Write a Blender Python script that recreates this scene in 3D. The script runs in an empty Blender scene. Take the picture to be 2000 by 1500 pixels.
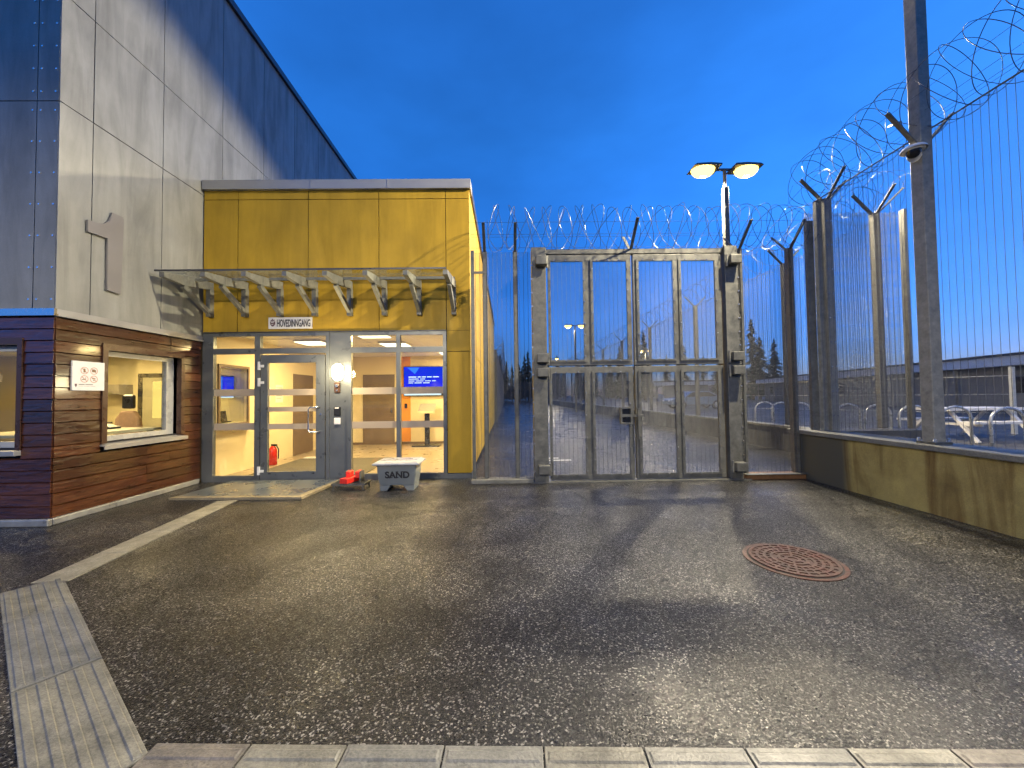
import bpy, math, random
from mathutils import Matrix, Vector
random.seed(7)
R = math.radians
scene = bpy.context.scene

# ------------------------------------------------------------------ camera
cam_data = bpy.data.cameras.new("camera")
cam = bpy.data.objects.new("camera", cam_data)
scene.collection.objects.link(cam)
cam_data.sensor_width = 36.0
cam_data.lens = 13.5
cam_data.clip_start = 0.05
cam_data.clip_end = 2000.0
cam.matrix_world = Matrix(((0.99982583, 0.01267097, -0.01370269, 0.0),
                           (-0.01332642, -0.02931812, -0.99948129, 0.0),
                           (-0.01306614, 0.99948982, -0.02914415, 1.5),
                           (0, 0, 0, 1)))
# M maps camera axes to world axes
cam.rotation_mode = 'XYZ'
scene.camera = cam

# ------------------------------------------------------------------ world (dusk sky)
world = bpy.data.worlds.new("World")
scene.world = world
world.use_nodes = True
wn, wl = world.node_tree.nodes, world.node_tree.links
wn.clear()
w_out = wn.new('ShaderNodeOutputWorld')
w_bg = wn.new('ShaderNodeBackground')
sky = wn.new('ShaderNodeTexSky')
sky.sky_type = 'NISHITA'
sky.sun_disc = False
sky.sun_elevation = R(4.0)
sky.sun_rotation = R(75.0)
sky.air_density = 1.0
sky.dust_density = 0.2
sky.ozone_density = 6.0
w_tint = wn.new('ShaderNodeMixRGB')
w_tint.blend_type = 'MULTIPLY'
w_tint.inputs[0].default_value = 1.0
# deeper blue towards the horizon than the model gives at this low sun
w_sep = wn.new('ShaderNodeSeparateXYZ')
w_el = wn.new('ShaderNodeMapRange')
w_el.inputs['From Min'].default_value = 0.0
w_el.inputs['From Max'].default_value = 0.55
w_grad = wn.new('ShaderNodeMixRGB')
w_grad.inputs[1].default_value = (0.36, 0.30, 0.60, 1)
w_grad.inputs[2].default_value = (1.0, 1.03, 1.16, 1)
w_noise = wn.new('ShaderNodeTexNoise')
w_noise.inputs['Scale'].default_value = 3.0
w_noise.inputs['Detail'].default_value = 5.0
w_map = wn.new('ShaderNodeMapping')
w_map.inputs['Scale'].default_value = (1.0, 1.0, 2.5)
w_tc = wn.new('ShaderNodeTexCoord')
w_ramp = wn.new('ShaderNodeMapRange')
w_ramp.inputs['From Min'].default_value = 0.3
w_ramp.inputs['From Max'].default_value = 0.75
w_ramp.inputs['To Min'].default_value = 0.88
w_ramp.inputs['To Max'].default_value = 1.18
w_mul = wn.new('ShaderNodeMixRGB')
w_mul.blend_type = 'MULTIPLY'
w_mul.inputs[0].default_value = 1.0
wl.new(w_tc.outputs['Generated'], w_map.inputs['Vector'])
wl.new(w_map.outputs[0], w_noise.inputs['Vector'])
wl.new(w_noise.outputs['Fac'], w_ramp.inputs['Value'])
wl.new(w_tc.outputs['Generated'], w_sep.inputs[0])
wl.new(w_sep.outputs['Z'], w_el.inputs['Value'])
wl.new(w_el.outputs[0], w_grad.inputs[0])
wl.new(w_grad.outputs[0], w_tint.inputs[2])
wl.new(sky.outputs[0], w_tint.inputs[1])
wl.new(w_tint.outputs[0], w_mul.inputs[1])
wl.new(w_ramp.outputs[0], w_mul.inputs[2])
wl.new(w_mul.outputs[0], w_bg.inputs['Color'])
wl.new(w_bg.outputs[0], w_out.inputs[0])
w_bg.inputs['Strength'].default_value = 0.126

scene.view_settings.view_transform = 'Standard'
scene.view_settings.look = 'None'
scene.view_settings.exposure = 2.3
scene.view_settings.gamma = 1.0
scene.view_settings.use_curve_mapping = False
scene.render.engine = 'CYCLES'
scene.cycles.use_denoising = True
try:
    scene.cycles.denoiser = 'OPENIMAGEDENOISE'
    scene.cycles.denoising_input_passes = 'RGB_ALBEDO_NORMAL'
except Exception:
    pass
scene.cycles.use_adaptive_sampling = True
scene.cycles.adaptive_threshold = 0.04
scene.cycles.adaptive_min_samples = 32
scene.cycles.max_bounces = 7
scene.cycles.diffuse_bounces = 3
scene.cycles.glossy_bounces = 3
scene.cycles.transparent_max_bounces = 24
scene.cycles.sample_clamp_indirect = 6.0
scene.cycles.sample_clamp_direct = 0.0

LAMP_W = 800.0            # street lamp head
LAMP_COL = (1.0, 0.86, 0.60)
ROOM_W = 21.0              # ceiling panel in the foyer
OFFICE_W = 24.0
ROOM_COL = (1.0, 0.71, 0.30)

# ------------------------------------------------------------------ helpers
COL = scene.collection


class MB:
    """collects faces, then links them as one mesh object"""
    def __init__(self):
        self.v, self.f = [], []

    def quad(self, a, b, c, d):
        n = len(self.v)
        self.v += [tuple(a), tuple(b), tuple(c), tuple(d)]
        self.f.append((n, n + 1, n + 2, n + 3))
        return self

    def poly(self, pts):
        n = len(self.v)
        self.v += [tuple(p) for p in pts]
        self.f.append(tuple(range(n, n + len(pts))))
        return self

    def box(self, x0, x1, y0, y1, z0, z1):
        n = len(self.v)
        self.v += [(x0, y0, z0), (x1, y0, z0), (x1, y1, z0), (x0, y1, z0),
                   (x0, y0, z1), (x1, y0, z1), (x1, y1, z1), (x0, y1, z1)]
        self.f += [tuple(n + i for i in q) for q in
                   ((0, 3, 2, 1), (4, 5, 6, 7), (0, 1, 5, 4), (1, 2, 6, 5), (2, 3, 7, 6), (3, 0, 4, 7))]
        return self

    def bar(self, p, q, w, h, up=(0, 0, 1)):
        """box from p to q, w across, h along up"""
        p, q = Vector(p), Vector(q)
        d = (q - p).normalized()
        u = Vector(up)
        s = d.cross(u)
        if s.length < 1e-4:
            s = d.cross(Vector((1, 0, 0)))
        s.normalize()
        u = s.cross(d).normalized()
        s, u = s * w / 2, u * h / 2
        n = len(self.v)
        for c in (p, q):
            for a, b in ((-1, -1), (1, -1), (1, 1), (-1, 1)):
                self.v.append(tuple(c + s * a + u * b))
        self.f += [tuple(n + i for i in t) for t in
                   ((3, 2, 1, 0), (4, 5, 6, 7), (0, 1, 5, 4), (1, 2, 6, 5), (2, 3, 7, 6), (3, 0, 4, 7))]
        return self

    def wire(self, p, q, r):
        """open four-sided wire"""
        p, q = Vector(p), Vector(q)
        d = (q - p).normalized()
        a = Vector((0, 0, 1)) if abs(d.z) < 0.9 else Vector((1, 0, 0))
        s = d.cross(a).normalized() * r
        u = s.cross(d).normalized() * r
        n = len(self.v)
        for c in (p, q):
            self.v += [tuple(c + s), tuple(c + u), tuple(c - s), tuple(c - u)]
        for i in range(4):
            j = (i + 1) % 4
            self.f.append((n + i, n + j, n + 4 + j, n + 4 + i))
        return self

    def tube(self, pts, r, seg=8, closed=False, caps=True):
        pts = [Vector(p) for p in pts]
        rs = r if isinstance(r, (list, tuple)) else [r] * len(pts)
        n = len(self.v)
        N = len(pts)
        ref = None
        for i, p in enumerate(pts):
            a = pts[i - 1] if (i or closed) else p
            b = pts[(i + 1) % N] if (i < N - 1 or closed) else p
            d = (b - a).normalized()
            if ref is None:
                t = Vector((0, 0, 1)) if abs(d.z) < 0.9 else Vector((1, 0, 0))
                ref = d.cross(t).normalized()
            ref = (ref - d * ref.dot(d))
            if ref.length < 1e-5:
                ref = d.orthogonal()
            ref.normalize()
            o = d.cross(ref)
            for k in range(seg):
                t = 2 * math.pi * k / seg
                self.v.append(tuple(p + (ref * math.cos(t) + o * math.sin(t)) * rs[i]))
        for i in range(N if closed else N - 1):
            j = (i + 1) % N
            for k in range(seg):
                l = (k + 1) % seg
                self.f.append((n + i * seg + k, n + i * seg + l, n + j * seg + l, n + j * seg + k))
        if caps and not closed:
            self.f.append(tuple(n + k for k in reversed(range(seg))))
            self.f.append(tuple(n + (N - 1) * seg + k for k in range(seg)))
        return self

    def prism(self, poly, fn, t):
        """extrude 2-d polygon; fn(u, v, w) -> xyz, thickness t along w"""
        n = len(self.v)
        k = len(poly)
        self.v += [tuple(fn(a, b, 0)) for a, b in poly] + [tuple(fn(a, b, t)) for a, b in poly]
        self.f.append(tuple(n + i for i in range(k)))
        self.f.append(tuple(n + k + i for i in reversed(range(k))))
        for i in range(k):
            j = (i + 1) % k
            self.f.append((n + i, n + k + i, n + k + j, n + j))
        return self

    def disc(self, c, ax, r, t, seg=20):
        c, ax = Vector(c), Vector(ax).normalized()
        return self.tube([c, c + ax * t], r, seg)

    def build(self, name, mat, parent=None, kind=None, smooth=False, bevel=0.0):
        me = bpy.data.meshes.new(name)
        me.from_pydata(self.v, [], self.f)
        me.validate()
        me.update()
        if mat is not None:
            me.materials.append(mat)
        if smooth:
            for p in me.polygons:
                p.use_smooth = True
        o = bpy.data.objects.new(name, me)
        COL.objects.link(o)
        if parent is not None:
            o.parent = parent
        if kind:
            o["kind"] = kind
        if bevel:
            b = o.modifiers.new("bevel", 'BEVEL')
            b.width = bevel
            b.segments = 2
            b.limit_method = 'ANGLE'
        return o


def tag(o, label, cat=None, group=None, kind=None):
    o["label"] = label
    if cat:
        o["category"] = cat
    if group:
        o["group"] = group
    if kind:
        o["kind"] = kind
    return o


def empty(name, label, cat, loc=(0, 0, 0), group=None):
    o = bpy.data.objects.new(name, None)
    o.empty_display_size = 0.1
    COL.objects.link(o)
    o["label"] = label
    o["category"] = cat
    if group:
        o["group"] = group
    return o


def copy_tree(o, parent=None, offset=None):
    c = o.copy()
    COL.objects.link(c)
    c.parent = parent
    for ch in o.children:
        copy_tree(ch, c)
    return c


# ------------------------------------------------------------------ materials
def newmat(name):
    m = bpy.data.materials.new(name)
    m.use_nodes = True
    nt = m.node_tree
    b = nt.nodes['Principled BSDF']
    return m, nt, b


def N(nt, t, **kw):
    n = nt.nodes.new(t)
    for k, v in kw.items():
        if k in n.inputs:
            n.inputs[k].default_value = v
        else:
            setattr(n, k, v)
    return n


def coords(nt, scale=(1, 1, 1), kind='Object'):
    if kind == 'World':
        tc = nt.nodes.new('ShaderNodeNewGeometry')
        src = tc.outputs['Position']
    else:
        tc = nt.nodes.new('ShaderNodeTexCoord')
        src = tc.outputs[kind]
    mp = nt.nodes.new('ShaderNodeMapping')
    mp.inputs['Scale'].default_value = scale
    nt.links.new(src, mp.inputs['Vector'])
    return mp.outputs[0]


def ramp(nt, fac, stops):
    r = nt.nodes.new('ShaderNodeValToRGB')
    els = r.color_ramp.elements
    while len(els) < len(stops):
        els.new(0.5)
    for e, (p, c) in zip(els, stops):
        e.position = p
        e.color = (c[0], c[1], c[2], 1)
    nt.links.new(fac, r.inputs[0])
    return r.outputs[0]


def maprange(nt, v, a, b, c, d):
    m = nt.nodes.new('ShaderNodeMapRange')
    for i, x in enumerate((a, b, c, d)):
        m.inputs[i + 1].default_value = x
    nt.links.new(v, m.inputs[0])
    return m.outputs[0]


def noise(nt, vec, scale, detail=4, rough=0.55, dist=0.0):
    n = nt.nodes.new('ShaderNodeTexNoise')
    n.inputs['Scale'].default_value = scale
    n.inputs['Detail'].default_value = detail
    n.inputs['Roughness'].default_value = rough
    n.inputs['Distortion'].default_value = dist
    nt.links.new(vec, n.inputs['Vector'])
    return n.outputs['Fac']


def bump(nt, b, h, strength, dist):
    n = nt.nodes.new('ShaderNodeBump')
    n.inputs['Strength'].default_value = strength
    n.inputs['Distance'].default_value = dist
    nt.links.new(h, n.inputs['Height'])
    nt.links.new(n.outputs[0], b.inputs['Normal'])
    return n


def mixc(nt, fac, a, b, mode='MIX'):
    m = nt.nodes.new('ShaderNodeMixRGB')
    m.blend_type = mode
    for i, x in enumerate((fac, a, b)):
        if isinstance(x, (int, float)):
            m.inputs[i].default_value = x
        elif isinstance(x, tuple):
            m.inputs[i].default_value = (x[0], x[1], x[2], 1)
        else:
            nt.links.new(x, m.inputs[i])
    return m.outputs[0]


def plain(name, col, rough=0.5, metal=0.0, var=0.15, scale=6.0, bmp=0.0, world=False, spec=0.5):
    m, nt, b = newmat(name)
    v = coords(nt, kind='World' if world else 'Object')
    f = noise(nt, v, scale, 5)
    lo = tuple(c * (1 - var) for c in col)
    hi = tuple(min(1, c * (1 + var)) for c in col)
    nt.links.new(ramp(nt, f, [(0.3, lo), (0.7, hi)]), b.inputs['Base Color'])
    nt.links.new(maprange(nt, f, 0.3, 0.7, max(0.02, rough - 0.08), min(1, rough + 0.08)), b.inputs['Roughness'])
    b.inputs['Metallic'].default_value = metal
    b.inputs['Specular IOR Level'].default_value = spec
    if bmp:
        bump(nt, b, noise(nt, v, scale * 12, 4), bmp, 0.004)
    return m


def emit(name, col, strength):
    m = bpy.data.materials.new(name)
    m.use_nodes = True
    nt = m.node_tree
    nt.nodes.clear()
    o = nt.nodes.new('ShaderNodeOutputMaterial')
    e = nt.nodes.new('ShaderNodeEmission')
    e.inputs[0].default_value = (*col, 1)
    e.inputs[1].default_value = strength
    nt.links.new(e.outputs[0], o.inputs[0])
    return m


def glass(name, tint=(0.93, 0.95, 0.93), rough=0.02, base=0.04, wet=0.0):
    """thin sheet: see-through plus a fresnel mirror"""
    m = bpy.data.materials.new(name)
    m.use_nodes = True
    nt = m.node_tree
    nt.nodes.clear()
    o = nt.nodes.new('ShaderNodeOutputMaterial')
    t = nt.nodes.new('ShaderNodeBsdfTransparent')
    t.inputs[0].default_value = (*tint, 1)
    g = nt.nodes.new('ShaderNodeBsdfGlossy')
    g.inputs['Roughness'].default_value = rough
    fr = nt.nodes.new('ShaderNodeLayerWeight')
    fr.inputs[0].default_value = 0.5
    pw = nt.nodes.new('ShaderNodeMath')
    pw.operation = 'POWER'
    pw.inputs[1].default_value = 5.0
    nt.links.new(fr.outputs['Facing'], pw.inputs[0])
    sch = maprange(nt, pw.outputs[0], 0, 1, base, 1.0)
    mx = nt.nodes.new('ShaderNodeMixShader')
    nt.links.new(sch, mx.inputs[0])
    nt.links.new(t.outputs[0], mx.inputs[1])
    nt.links.new(g.outputs[0], mx.inputs[2])
    last = mx.outputs[0]
    if wet:
        v = coords(nt, (1, 1, 1))
        f = noise(nt, v, 9, 5)
        d = nt.nodes.new('ShaderNodeBsdfDiffuse')
        d.inputs[0].default_value = (0.55, 0.58, 0.5, 1)
        m2 = nt.nodes.new('ShaderNodeMixShader')
        nt.links.new(maprange(nt, f, 0.3, 0.8, 0.0, wet), m2.inputs[0])
        nt.links.new(last, m2.inputs[1])
        nt.links.new(d.outputs[0], m2.inputs[2])
        last = m2.outputs[0]
    nt.links.new(last, o.inputs[0])
    return m


def mat_asphalt():
    m, nt, b = newmat("wet_asphalt")
    v = coords(nt, kind='World')
    vo = N(nt, 'ShaderNodeTexVoronoi', Scale=125.0)
    nt.links.new(v, vo.inputs['Vector'])
    vf = N(nt, 'ShaderNodeTexVoronoi', Scale=300.0)
    nt.links.new(v, vf.inputs['Vector'])
    big = noise(nt, v, 0.42, 5, 0.6, 0.8)
    mid = noise(nt, v, 1.7, 6, 0.62, 0.4)
    vt = coords(nt, (0.16, 1.6, 1.0), kind='World')
    track = noise(nt, vt, 1.3, 3, 0.5, 0.3)
    sep = nt.nodes.new('ShaderNodeSeparateColor')
    nt.links.new(vo.outputs['Color'], sep.inputs[0])
    stone = ramp(nt, sep.outputs[0], [(0.0, (0.004, 0.004, 0.0042)), (0.6, (0.012, 0.0119, 0.0116)),
                                      (0.86, (0.032, 0.032, 0.031)), (0.965, (0.22, 0.215, 0.20))])  # palest stones also carry wet glints put into the colour
    c = mixc(nt, 1.0, stone, ramp(nt, big, [(0.34, (0.5, 0.5, 0.53)), (0.66, (1.4, 1.36, 1.28))]), 'MULTIPLY')
    c = mixc(nt, 1.0, c, ramp(nt, mid, [(0.33, (0.55, 0.55, 0.57)), (0.5, (1, 1, 1)), (0.7, (1.35, 1.33, 1.28))]), 'MULTIPLY')
    c = mixc(nt, 1.0, c, ramp(nt, track, [(0.38, (0.72, 0.72, 0.74)), (0.55, (1.08, 1.08, 1.08))]), 'MULTIPLY')
    nt.links.new(c, b.inputs['Base Color'])
    nt.links.new(maprange(nt, sep.outputs[1], 0, 1, 0.26, 0.62), b.inputs['Roughness'])
    b.inputs['Specular IOR Level'].default_value = 0.16
    h1 = maprange(nt, vo.outputs['Distance'], 0.0, 0.75, 1.0, 0.0)
    tilt = nt.nodes.new('ShaderNodeMath')
    tilt.operation = 'MULTIPLY'
    nt.links.new(h1, tilt.inputs[0])
    nt.links.new(maprange(nt, sep.outputs[2], 0, 1, 0.35, 1.0), tilt.inputs[1])
    add = nt.nodes.new('ShaderNodeMath')
    add.operation = 'MULTIPLY_ADD'
    nt.links.new(vf.outputs['Distance'], add.inputs[0])
    add.inputs[1].default_value = -0.25
    nt.links.new(tilt.outputs[0], add.inputs[2])
    pud = nt.nodes.new('ShaderNodeMath')
    pud.operation = 'MULTIPLY'
    nt.links.new(add.outputs[0], pud.inputs[0])
    nt.links.new(maprange(nt, mid, 0.54, 0.66, 1.0, 0.55), pud.inputs[1])
    film = bump(nt, b, pud.outputs[0], 0.8, 0.0034)
    # film of rain water lying over the stones
    nt.links.new(film.outputs[0], b.inputs['Coat Normal'])
    wet = nt.nodes.new('ShaderNodeMath')
    wet.operation = 'MULTIPLY'
    nt.links.new(maprange(nt, big, 0.36, 0.62, 0.35, 1.0), wet.inputs[0])
    nt.links.new(maprange(nt, mid, 0.35, 0.65, 0.45, 1.0), wet.inputs[1])
    nt.links.new(wet.outputs[0], b.inputs['Coat Weight'])
    nt.links.new(maprange(nt, mid, 0.35, 0.65, 0.20, 0.10), b.inputs['Coat Roughness'])
    b.inputs['Coat IOR'].default_value = 1.33
    return m


def mat_galv(name="galvanised_steel", lo=(0.07, 0.071, 0.065), hi=(0.145, 0.145, 0.13), metal=0.3, rough=0.46):
    m, nt, b = newmat(name)
    v = coords(nt, kind='World')
    vo = N(nt, 'ShaderNodeTexVoronoi', Scale=38.0)
    nt.links.new(v, vo.inputs['Vector'])
    sep = nt.nodes.new('ShaderNodeSeparateColor')
    nt.links.new(vo.outputs['Color'], sep.inputs[0])
    f = noise(nt, v, 9, 6, 0.65)
    a = nt.nodes.new('ShaderNodeMath')
    a.operation = 'MULTIPLY_ADD'
    nt.links.new(sep.outputs[0], a.inputs[0])
    a.inputs[1].default_value = 0.12
    nt.links.new(f, a.inputs[2])
    nt.links.new(ramp(nt, a.outputs[0], [(0.35, lo), (0.8, hi)]), b.inputs['Base Color'])
    nt.links.new(maprange(nt, f, 0.3, 0.7, rough - 0.14, rough + 0.12), b.inputs['Roughness'])
    b.inputs['Metallic'].default_value = metal
    bump(nt, b, noise(nt, v, 60, 4), 0.25, 0.003)
    return m


def mat_panel(name, col, streak=0.25, rough=0.5, tint=(1, 1, 1)):
    m, nt, b = newmat(name)
    v = coords(nt, kind='World')
    vs = coords(nt, (2.5, 2.5, 0.35), kind='World')
    f = noise(nt, v, 1.4, 6, 0.6)
    s = noise(nt, vs, 1.6, 6, 0.62, 0.7)
    g = noise(nt, v, 160, 2)
    c = ramp(nt, s, [(0.32, tuple(x * (1 - streak) for x in col)), (0.52, col),
                     (0.75, tuple(min(1, x * (1 + streak * 0.8)) for x in col))])
    t = ramp(nt, f, [(0.3, (0.86, 0.86, 0.86)), (0.7, (1.1, 1.1, 1.1))])
    c = mixc(nt, 1.0, c, t, 'MULTIPLY')
    gg = ramp(nt, g, [(0.3, (0.9, 0.9, 0.9)), (0.7, (1.08, 1.08, 1.08))])
    c = mixc(nt, 1.0, c, gg, 'MULTIPLY')
    nt.links.new(c, b.inputs['Base Color'])
    nt.links.new(maprange(nt, s, 0.3, 0.7, rough + 0.1, rough - 0.12), b.inputs['Roughness'])
    b.inputs['Specular IOR Level'].default_value = 0.3
    bump(nt, b, g, 0.08, 0.002)
    return m


def mat_wood():
    m, nt, b = newmat("stained_cladding")
    v = coords(nt, (1.2, 1.2, 16), kind='World')
    v2 = coords(nt, (1, 1, 1), kind='World')
    oi = nt.nodes.new('ShaderNodeObjectInfo')
    f = noise(nt, v, 2.4, 7, 0.65, 0.5)
    c = ramp(nt, f, [(0.25, (0.016, 0.005, 0.002)), (0.5, (0.055, 0.017, 0.006)), (0.78, (0.115, 0.040, 0.013))])
    t = ramp(nt, oi.outputs['Random'], [(0.0, (0.55, 0.55, 0.55)), (1.0, (1.35, 1.3, 1.2))])
    nt.links.new(mixc(nt, 1.0, c, t, 'MULTIPLY'), b.inputs['Base Color'])
    nt.links.new(maprange(nt, f, 0.3, 0.7, 0.24, 0.4), b.inputs['Roughness'])
    b.inputs['Coat Weight'].default_value = 0.7
    b.inputs['Specular IOR Level'].default_value = 0.3
    b.inputs['Coat Roughness'].default_value = 0.12
    v3 = coords(nt, (2.2, 2.2, 7.0), kind='World')
    h = noise(nt, v3, 2.2, 3, 0.5, 0.5)
    bump(nt, b, h, 0.5, 0.035)
    return m


def mat_concrete(name, lo, hi, scale=2.0, rough=0.75, bmp=0.4, pits=True):
    m, nt, b = newmat(name)
    v = coords(nt, kind='World')
    f = noise(nt, v, scale, 7, 0.65, 0.3)
    g = noise(nt, v, 70, 3, 0.6)
    c = ramp(nt, f, [(0.28, lo), (0.72, hi)])
    gg = ramp(nt, g, [(0.25, (0.6, 0.6, 0.6)), (0.55, (1.0, 1.0, 1.0)), (0.8, (1.25, 1.25, 1.2))])
    nt.links.new(mixc(nt, 1.0, c, gg, 'MULTIPLY'), b.inputs['Base Color'])
    nt.links.new(maprange(nt, f, 0.3, 0.7, rough + 0.1, rough - 0.2), b.inputs['Roughness'])
    bump(nt, b, g, bmp, 0.006)
    return m


def mat_wall_stained():
    """retaining wall: ochre lime bloom, dark algae and rust runs, darker past a ragged upright edge"""
    m, nt, b = newmat("stained_wall_concrete")
    v = coords(nt, kind='World')
    vs = coords(nt, (1.0, 1.7, 0.22), kind='World')
    f = noise(nt, v, 2.2, 7, 0.65, 0.3)
    s = noise(nt, vs, 1.5, 5, 0.6, 0.8)
    g = noise(nt, v, 90, 3, 0.6)
    c = ramp(nt, f, [(0.28, (0.22, 0.165, 0.05)), (0.72, (0.40, 0.315, 0.10))])
    run = ramp(nt, s, [(0.36, (0.36, 0.24, 0.12)), (0.52, (1, 1, 1)), (0.75, (1.18, 1.2, 1.15))])
    c = mixc(nt, 1.0, c, run, 'MULTIPLY')
    gg = ramp(nt, g, [(0.25, (0.75, 0.75, 0.75)), (0.75, (1.15, 1.15, 1.1))])
    c = mixc(nt, 1.0, c, gg, 'MULTIPLY')
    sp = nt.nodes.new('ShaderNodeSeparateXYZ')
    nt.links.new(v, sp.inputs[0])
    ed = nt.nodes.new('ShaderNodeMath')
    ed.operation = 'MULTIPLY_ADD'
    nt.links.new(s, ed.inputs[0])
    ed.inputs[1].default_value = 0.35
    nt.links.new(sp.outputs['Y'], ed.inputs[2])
    darkened = maprange(nt, ed.outputs[0], 5.86, 6.02, 0.0, 1.0)  # wall colour turns darker past a ragged upright edge
    c = mixc(nt, darkened, c, (0.07, 0.066, 0.045))
    nt.links.new(c, b.inputs['Base Color'])
    b.inputs['Roughness'].default_value = 0.7
    bump(nt, b, g, 0.3, 0.004)
    return m


M = {}
M['asphalt'] = mat_asphalt()
M['galv'] = mat_galv()
M['galv_pale'] = mat_galv('bracket_steel', (0.14, 0.14, 0.125), (0.26, 0.258, 0.225), 0.15, 0.5)
M['galv_dark'] = mat_galv("weathered_galvanised_steel", (0.08, 0.08, 0.074), (0.17, 0.17, 0.15), 0.3, 0.5)
M['wire'] = plain("fence_wire", (0.085, 0.088, 0.092), 0.5, 0.3, 0.2, 5, world=True)
M['wire_pale'] = plain('silver_fence_wire', (0.22, 0.225, 0.22), 0.4, 0.4, 0.2, 5, world=True)
M['razor'] = plain("razor_wire_steel", (0.06, 0.065, 0.078), 0.38, 0.35, 0.25, 8, world=True, spec=0.3)
M['grey_panel'] = mat_panel("grey_fibre_cement", (0.235, 0.235, 0.208), 0.26, 0.42)
M['yellow_panel'] = mat_panel("ochre_fibre_cement", (0.42, 0.262, 0.018), 0.17, 0.6)
M['dark_gap'] = plain("joint_membrane", (0.012, 0.012, 0.013), 0.8)
M['wood'] = mat_wood()
M['flash'] = plain("grey_sheet_metal", (0.33, 0.325, 0.31), 0.36, 0.35, 0.06, 3, world=True)
M['flash_dark'] = plain("dark_sheet_metal", (0.05, 0.052, 0.06), 0.34, 0.3, 0.1, 3, world=True)
M['plinth'] = plain("plinth_metal", (0.28, 0.28, 0.26), 0.33, 0.35, 0.2, 7, world=True)
M['frame'] = plain("grey_aluminium_frame", (0.12, 0.13, 0.135), 0.33, 0.35, 0.08, 5, world=True)
M['frame_light'] = plain("pale_window_frame", (0.42, 0.42, 0.39), 0.3, 0.1, 0.06, 5)
M['frame_brown'] = plain("brown_window_reveal", (0.06, 0.03, 0.018), 0.3, 0.1, 0.1, 5)
M['glass'] = glass("window_glass")
M['canopy_glass'] = glass("canopy_glass", (0.96, 0.97, 0.94), 0.06, wet=0.035)
M['film'] = plain("frosted_film", (0.36, 0.29, 0.21), 0.8, 0, 0.04, 3)
M['steel'] = plain("brushed_steel", (0.6, 0.6, 0.58), 0.22, 0.95, 0.05, 20)
M['screw'] = plain("screw_steel", (0.72, 0.72, 0.72), 0.22, 0.9, 0.05, 20)
M['black'] = plain("black_plastic", (0.012, 0.012, 0.014), 0.3, 0, 0.1, 10)
M['white'] = plain("white_enamel", (0.72, 0.71, 0.68), 0.35, 0, 0.04, 6)
M['sign_white'] = plain("sign_face", (0.66, 0.65, 0.63), 0.4, 0, 0.05, 10)
M['ink'] = plain("black_ink", (0.015, 0.014, 0.016), 0.5, 0, 0.05, 20)
M['crest'] = plain("crest_ink", (0.10, 0.05, 0.06), 0.5, 0, 0.3, 80)
M['ring'] = plain("sign_ring_ink", (0.42, 0.16, 0.08), 0.5, 0, 0.05, 20)
M['pict'] = plain("pictogram_ink", (0.16, 0.12, 0.06), 0.5, 0, 0.05, 20)
M['one'] = plain("number_plate_metal", (0.20, 0.19, 0.18), 0.42, 0.15, 0.05, 3)
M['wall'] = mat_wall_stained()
M['wall_dark'] = mat_concrete("dark_wet_concrete", (0.045, 0.045, 0.04), (0.09, 0.088, 0.08), 2.5, 0.6, 0.25)
M['cap'] = mat_concrete("wall_cap_concrete", (0.10, 0.10, 0.085), (0.20, 0.195, 0.165), 3.0, 0.6, 0.4)
M['slab'] = mat_concrete("tactile_slab_concrete", (0.075, 0.072, 0.058), (0.23, 0.22, 0.175), 4.0, 0.55, 0.8)
M['slab_b'] = mat_concrete("tactile_slab_concrete_worn", (0.065, 0.058, 0.048), (0.20, 0.178, 0.145), 5.0, 0.55, 0.9)
M['slab_c'] = mat_concrete("tactile_slab_concrete_grey", (0.08, 0.08, 0.07), (0.215, 0.212, 0.185), 3.0, 0.55, 0.8)
M['slab_strip'] = mat_concrete('strip_slab_concrete', (0.16, 0.145, 0.10), (0.30, 0.275, 0.20), 5.0, 0.55, 0.9)
M['mat_plate'] = plain("wet_entrance_plate", (0.105, 0.118, 0.12), 0.3, 0.15, 0.2, 3, 0.1)
M['mat_edge'] = mat_concrete("entrance_edge_stone", (0.20, 0.16, 0.085), (0.34, 0.28, 0.17), 4.0, 0.5, 0.4)
M['rust'] = mat_concrete("rusted_iron", (0.012, 0.006, 0.004), (0.085, 0.026, 0.009), 7.0, 0.5, 0.5)
M['rust_dark'] = plain("rust_hollow", (0.035, 0.012, 0.008), 0.6, 0, 0.3, 20)
M['timber'] = mat_concrete("old_sill_beam", (0.12, 0.055, 0.02), (0.22, 0.11, 0.045), 5.0, 0.6, 0.4)
M['bin'] = plain("grey_bin_plastic", (0.17, 0.185, 0.172), 0.38, 0, 0.06, 4)
M['bin_lid'] = plain("pale_bin_lid", (0.30, 0.305, 0.31), 0.28, 0, 0.05, 4)
M['red'] = plain("red_brush", (0.75, 0.028, 0.015), 0.45, 0, 0.12, 40, 0.4)
M['red_gloss'] = plain("red_enamel", (0.65, 0.03, 0.02), 0.25)
M['room_wall'] = plain("foyer_paint", (0.70, 0.60, 0.40), 0.6, 0, 0.03, 2)
M['room_floor'] = plain("foyer_linoleum", (0.33, 0.27, 0.20), 0.32, 0, 0.08, 4)
M['room_mat'] = plain("foyer_mat", (0.10, 0.09, 0.07), 0.85, 0, 0.2, 30)
M['room_ceiling'] = plain("foyer_ceiling", (0.70, 0.68, 0.64), 0.7, 0, 0.03, 2)
M['room_door'] = plain("brown_door", (0.16, 0.115, 0.075), 0.4, 0, 0.1, 3)
M['orange'] = plain("orange_panel", (0.68, 0.27, 0.035), 0.5, 0, 0.06, 3)
M['office_wall'] = plain("office_paint", (0.62, 0.55, 0.36), 0.6, 0, 0.05, 2)
M['cabinet'] = plain("grey_cabinet", (0.22, 0.2, 0.17), 0.5)
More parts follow.
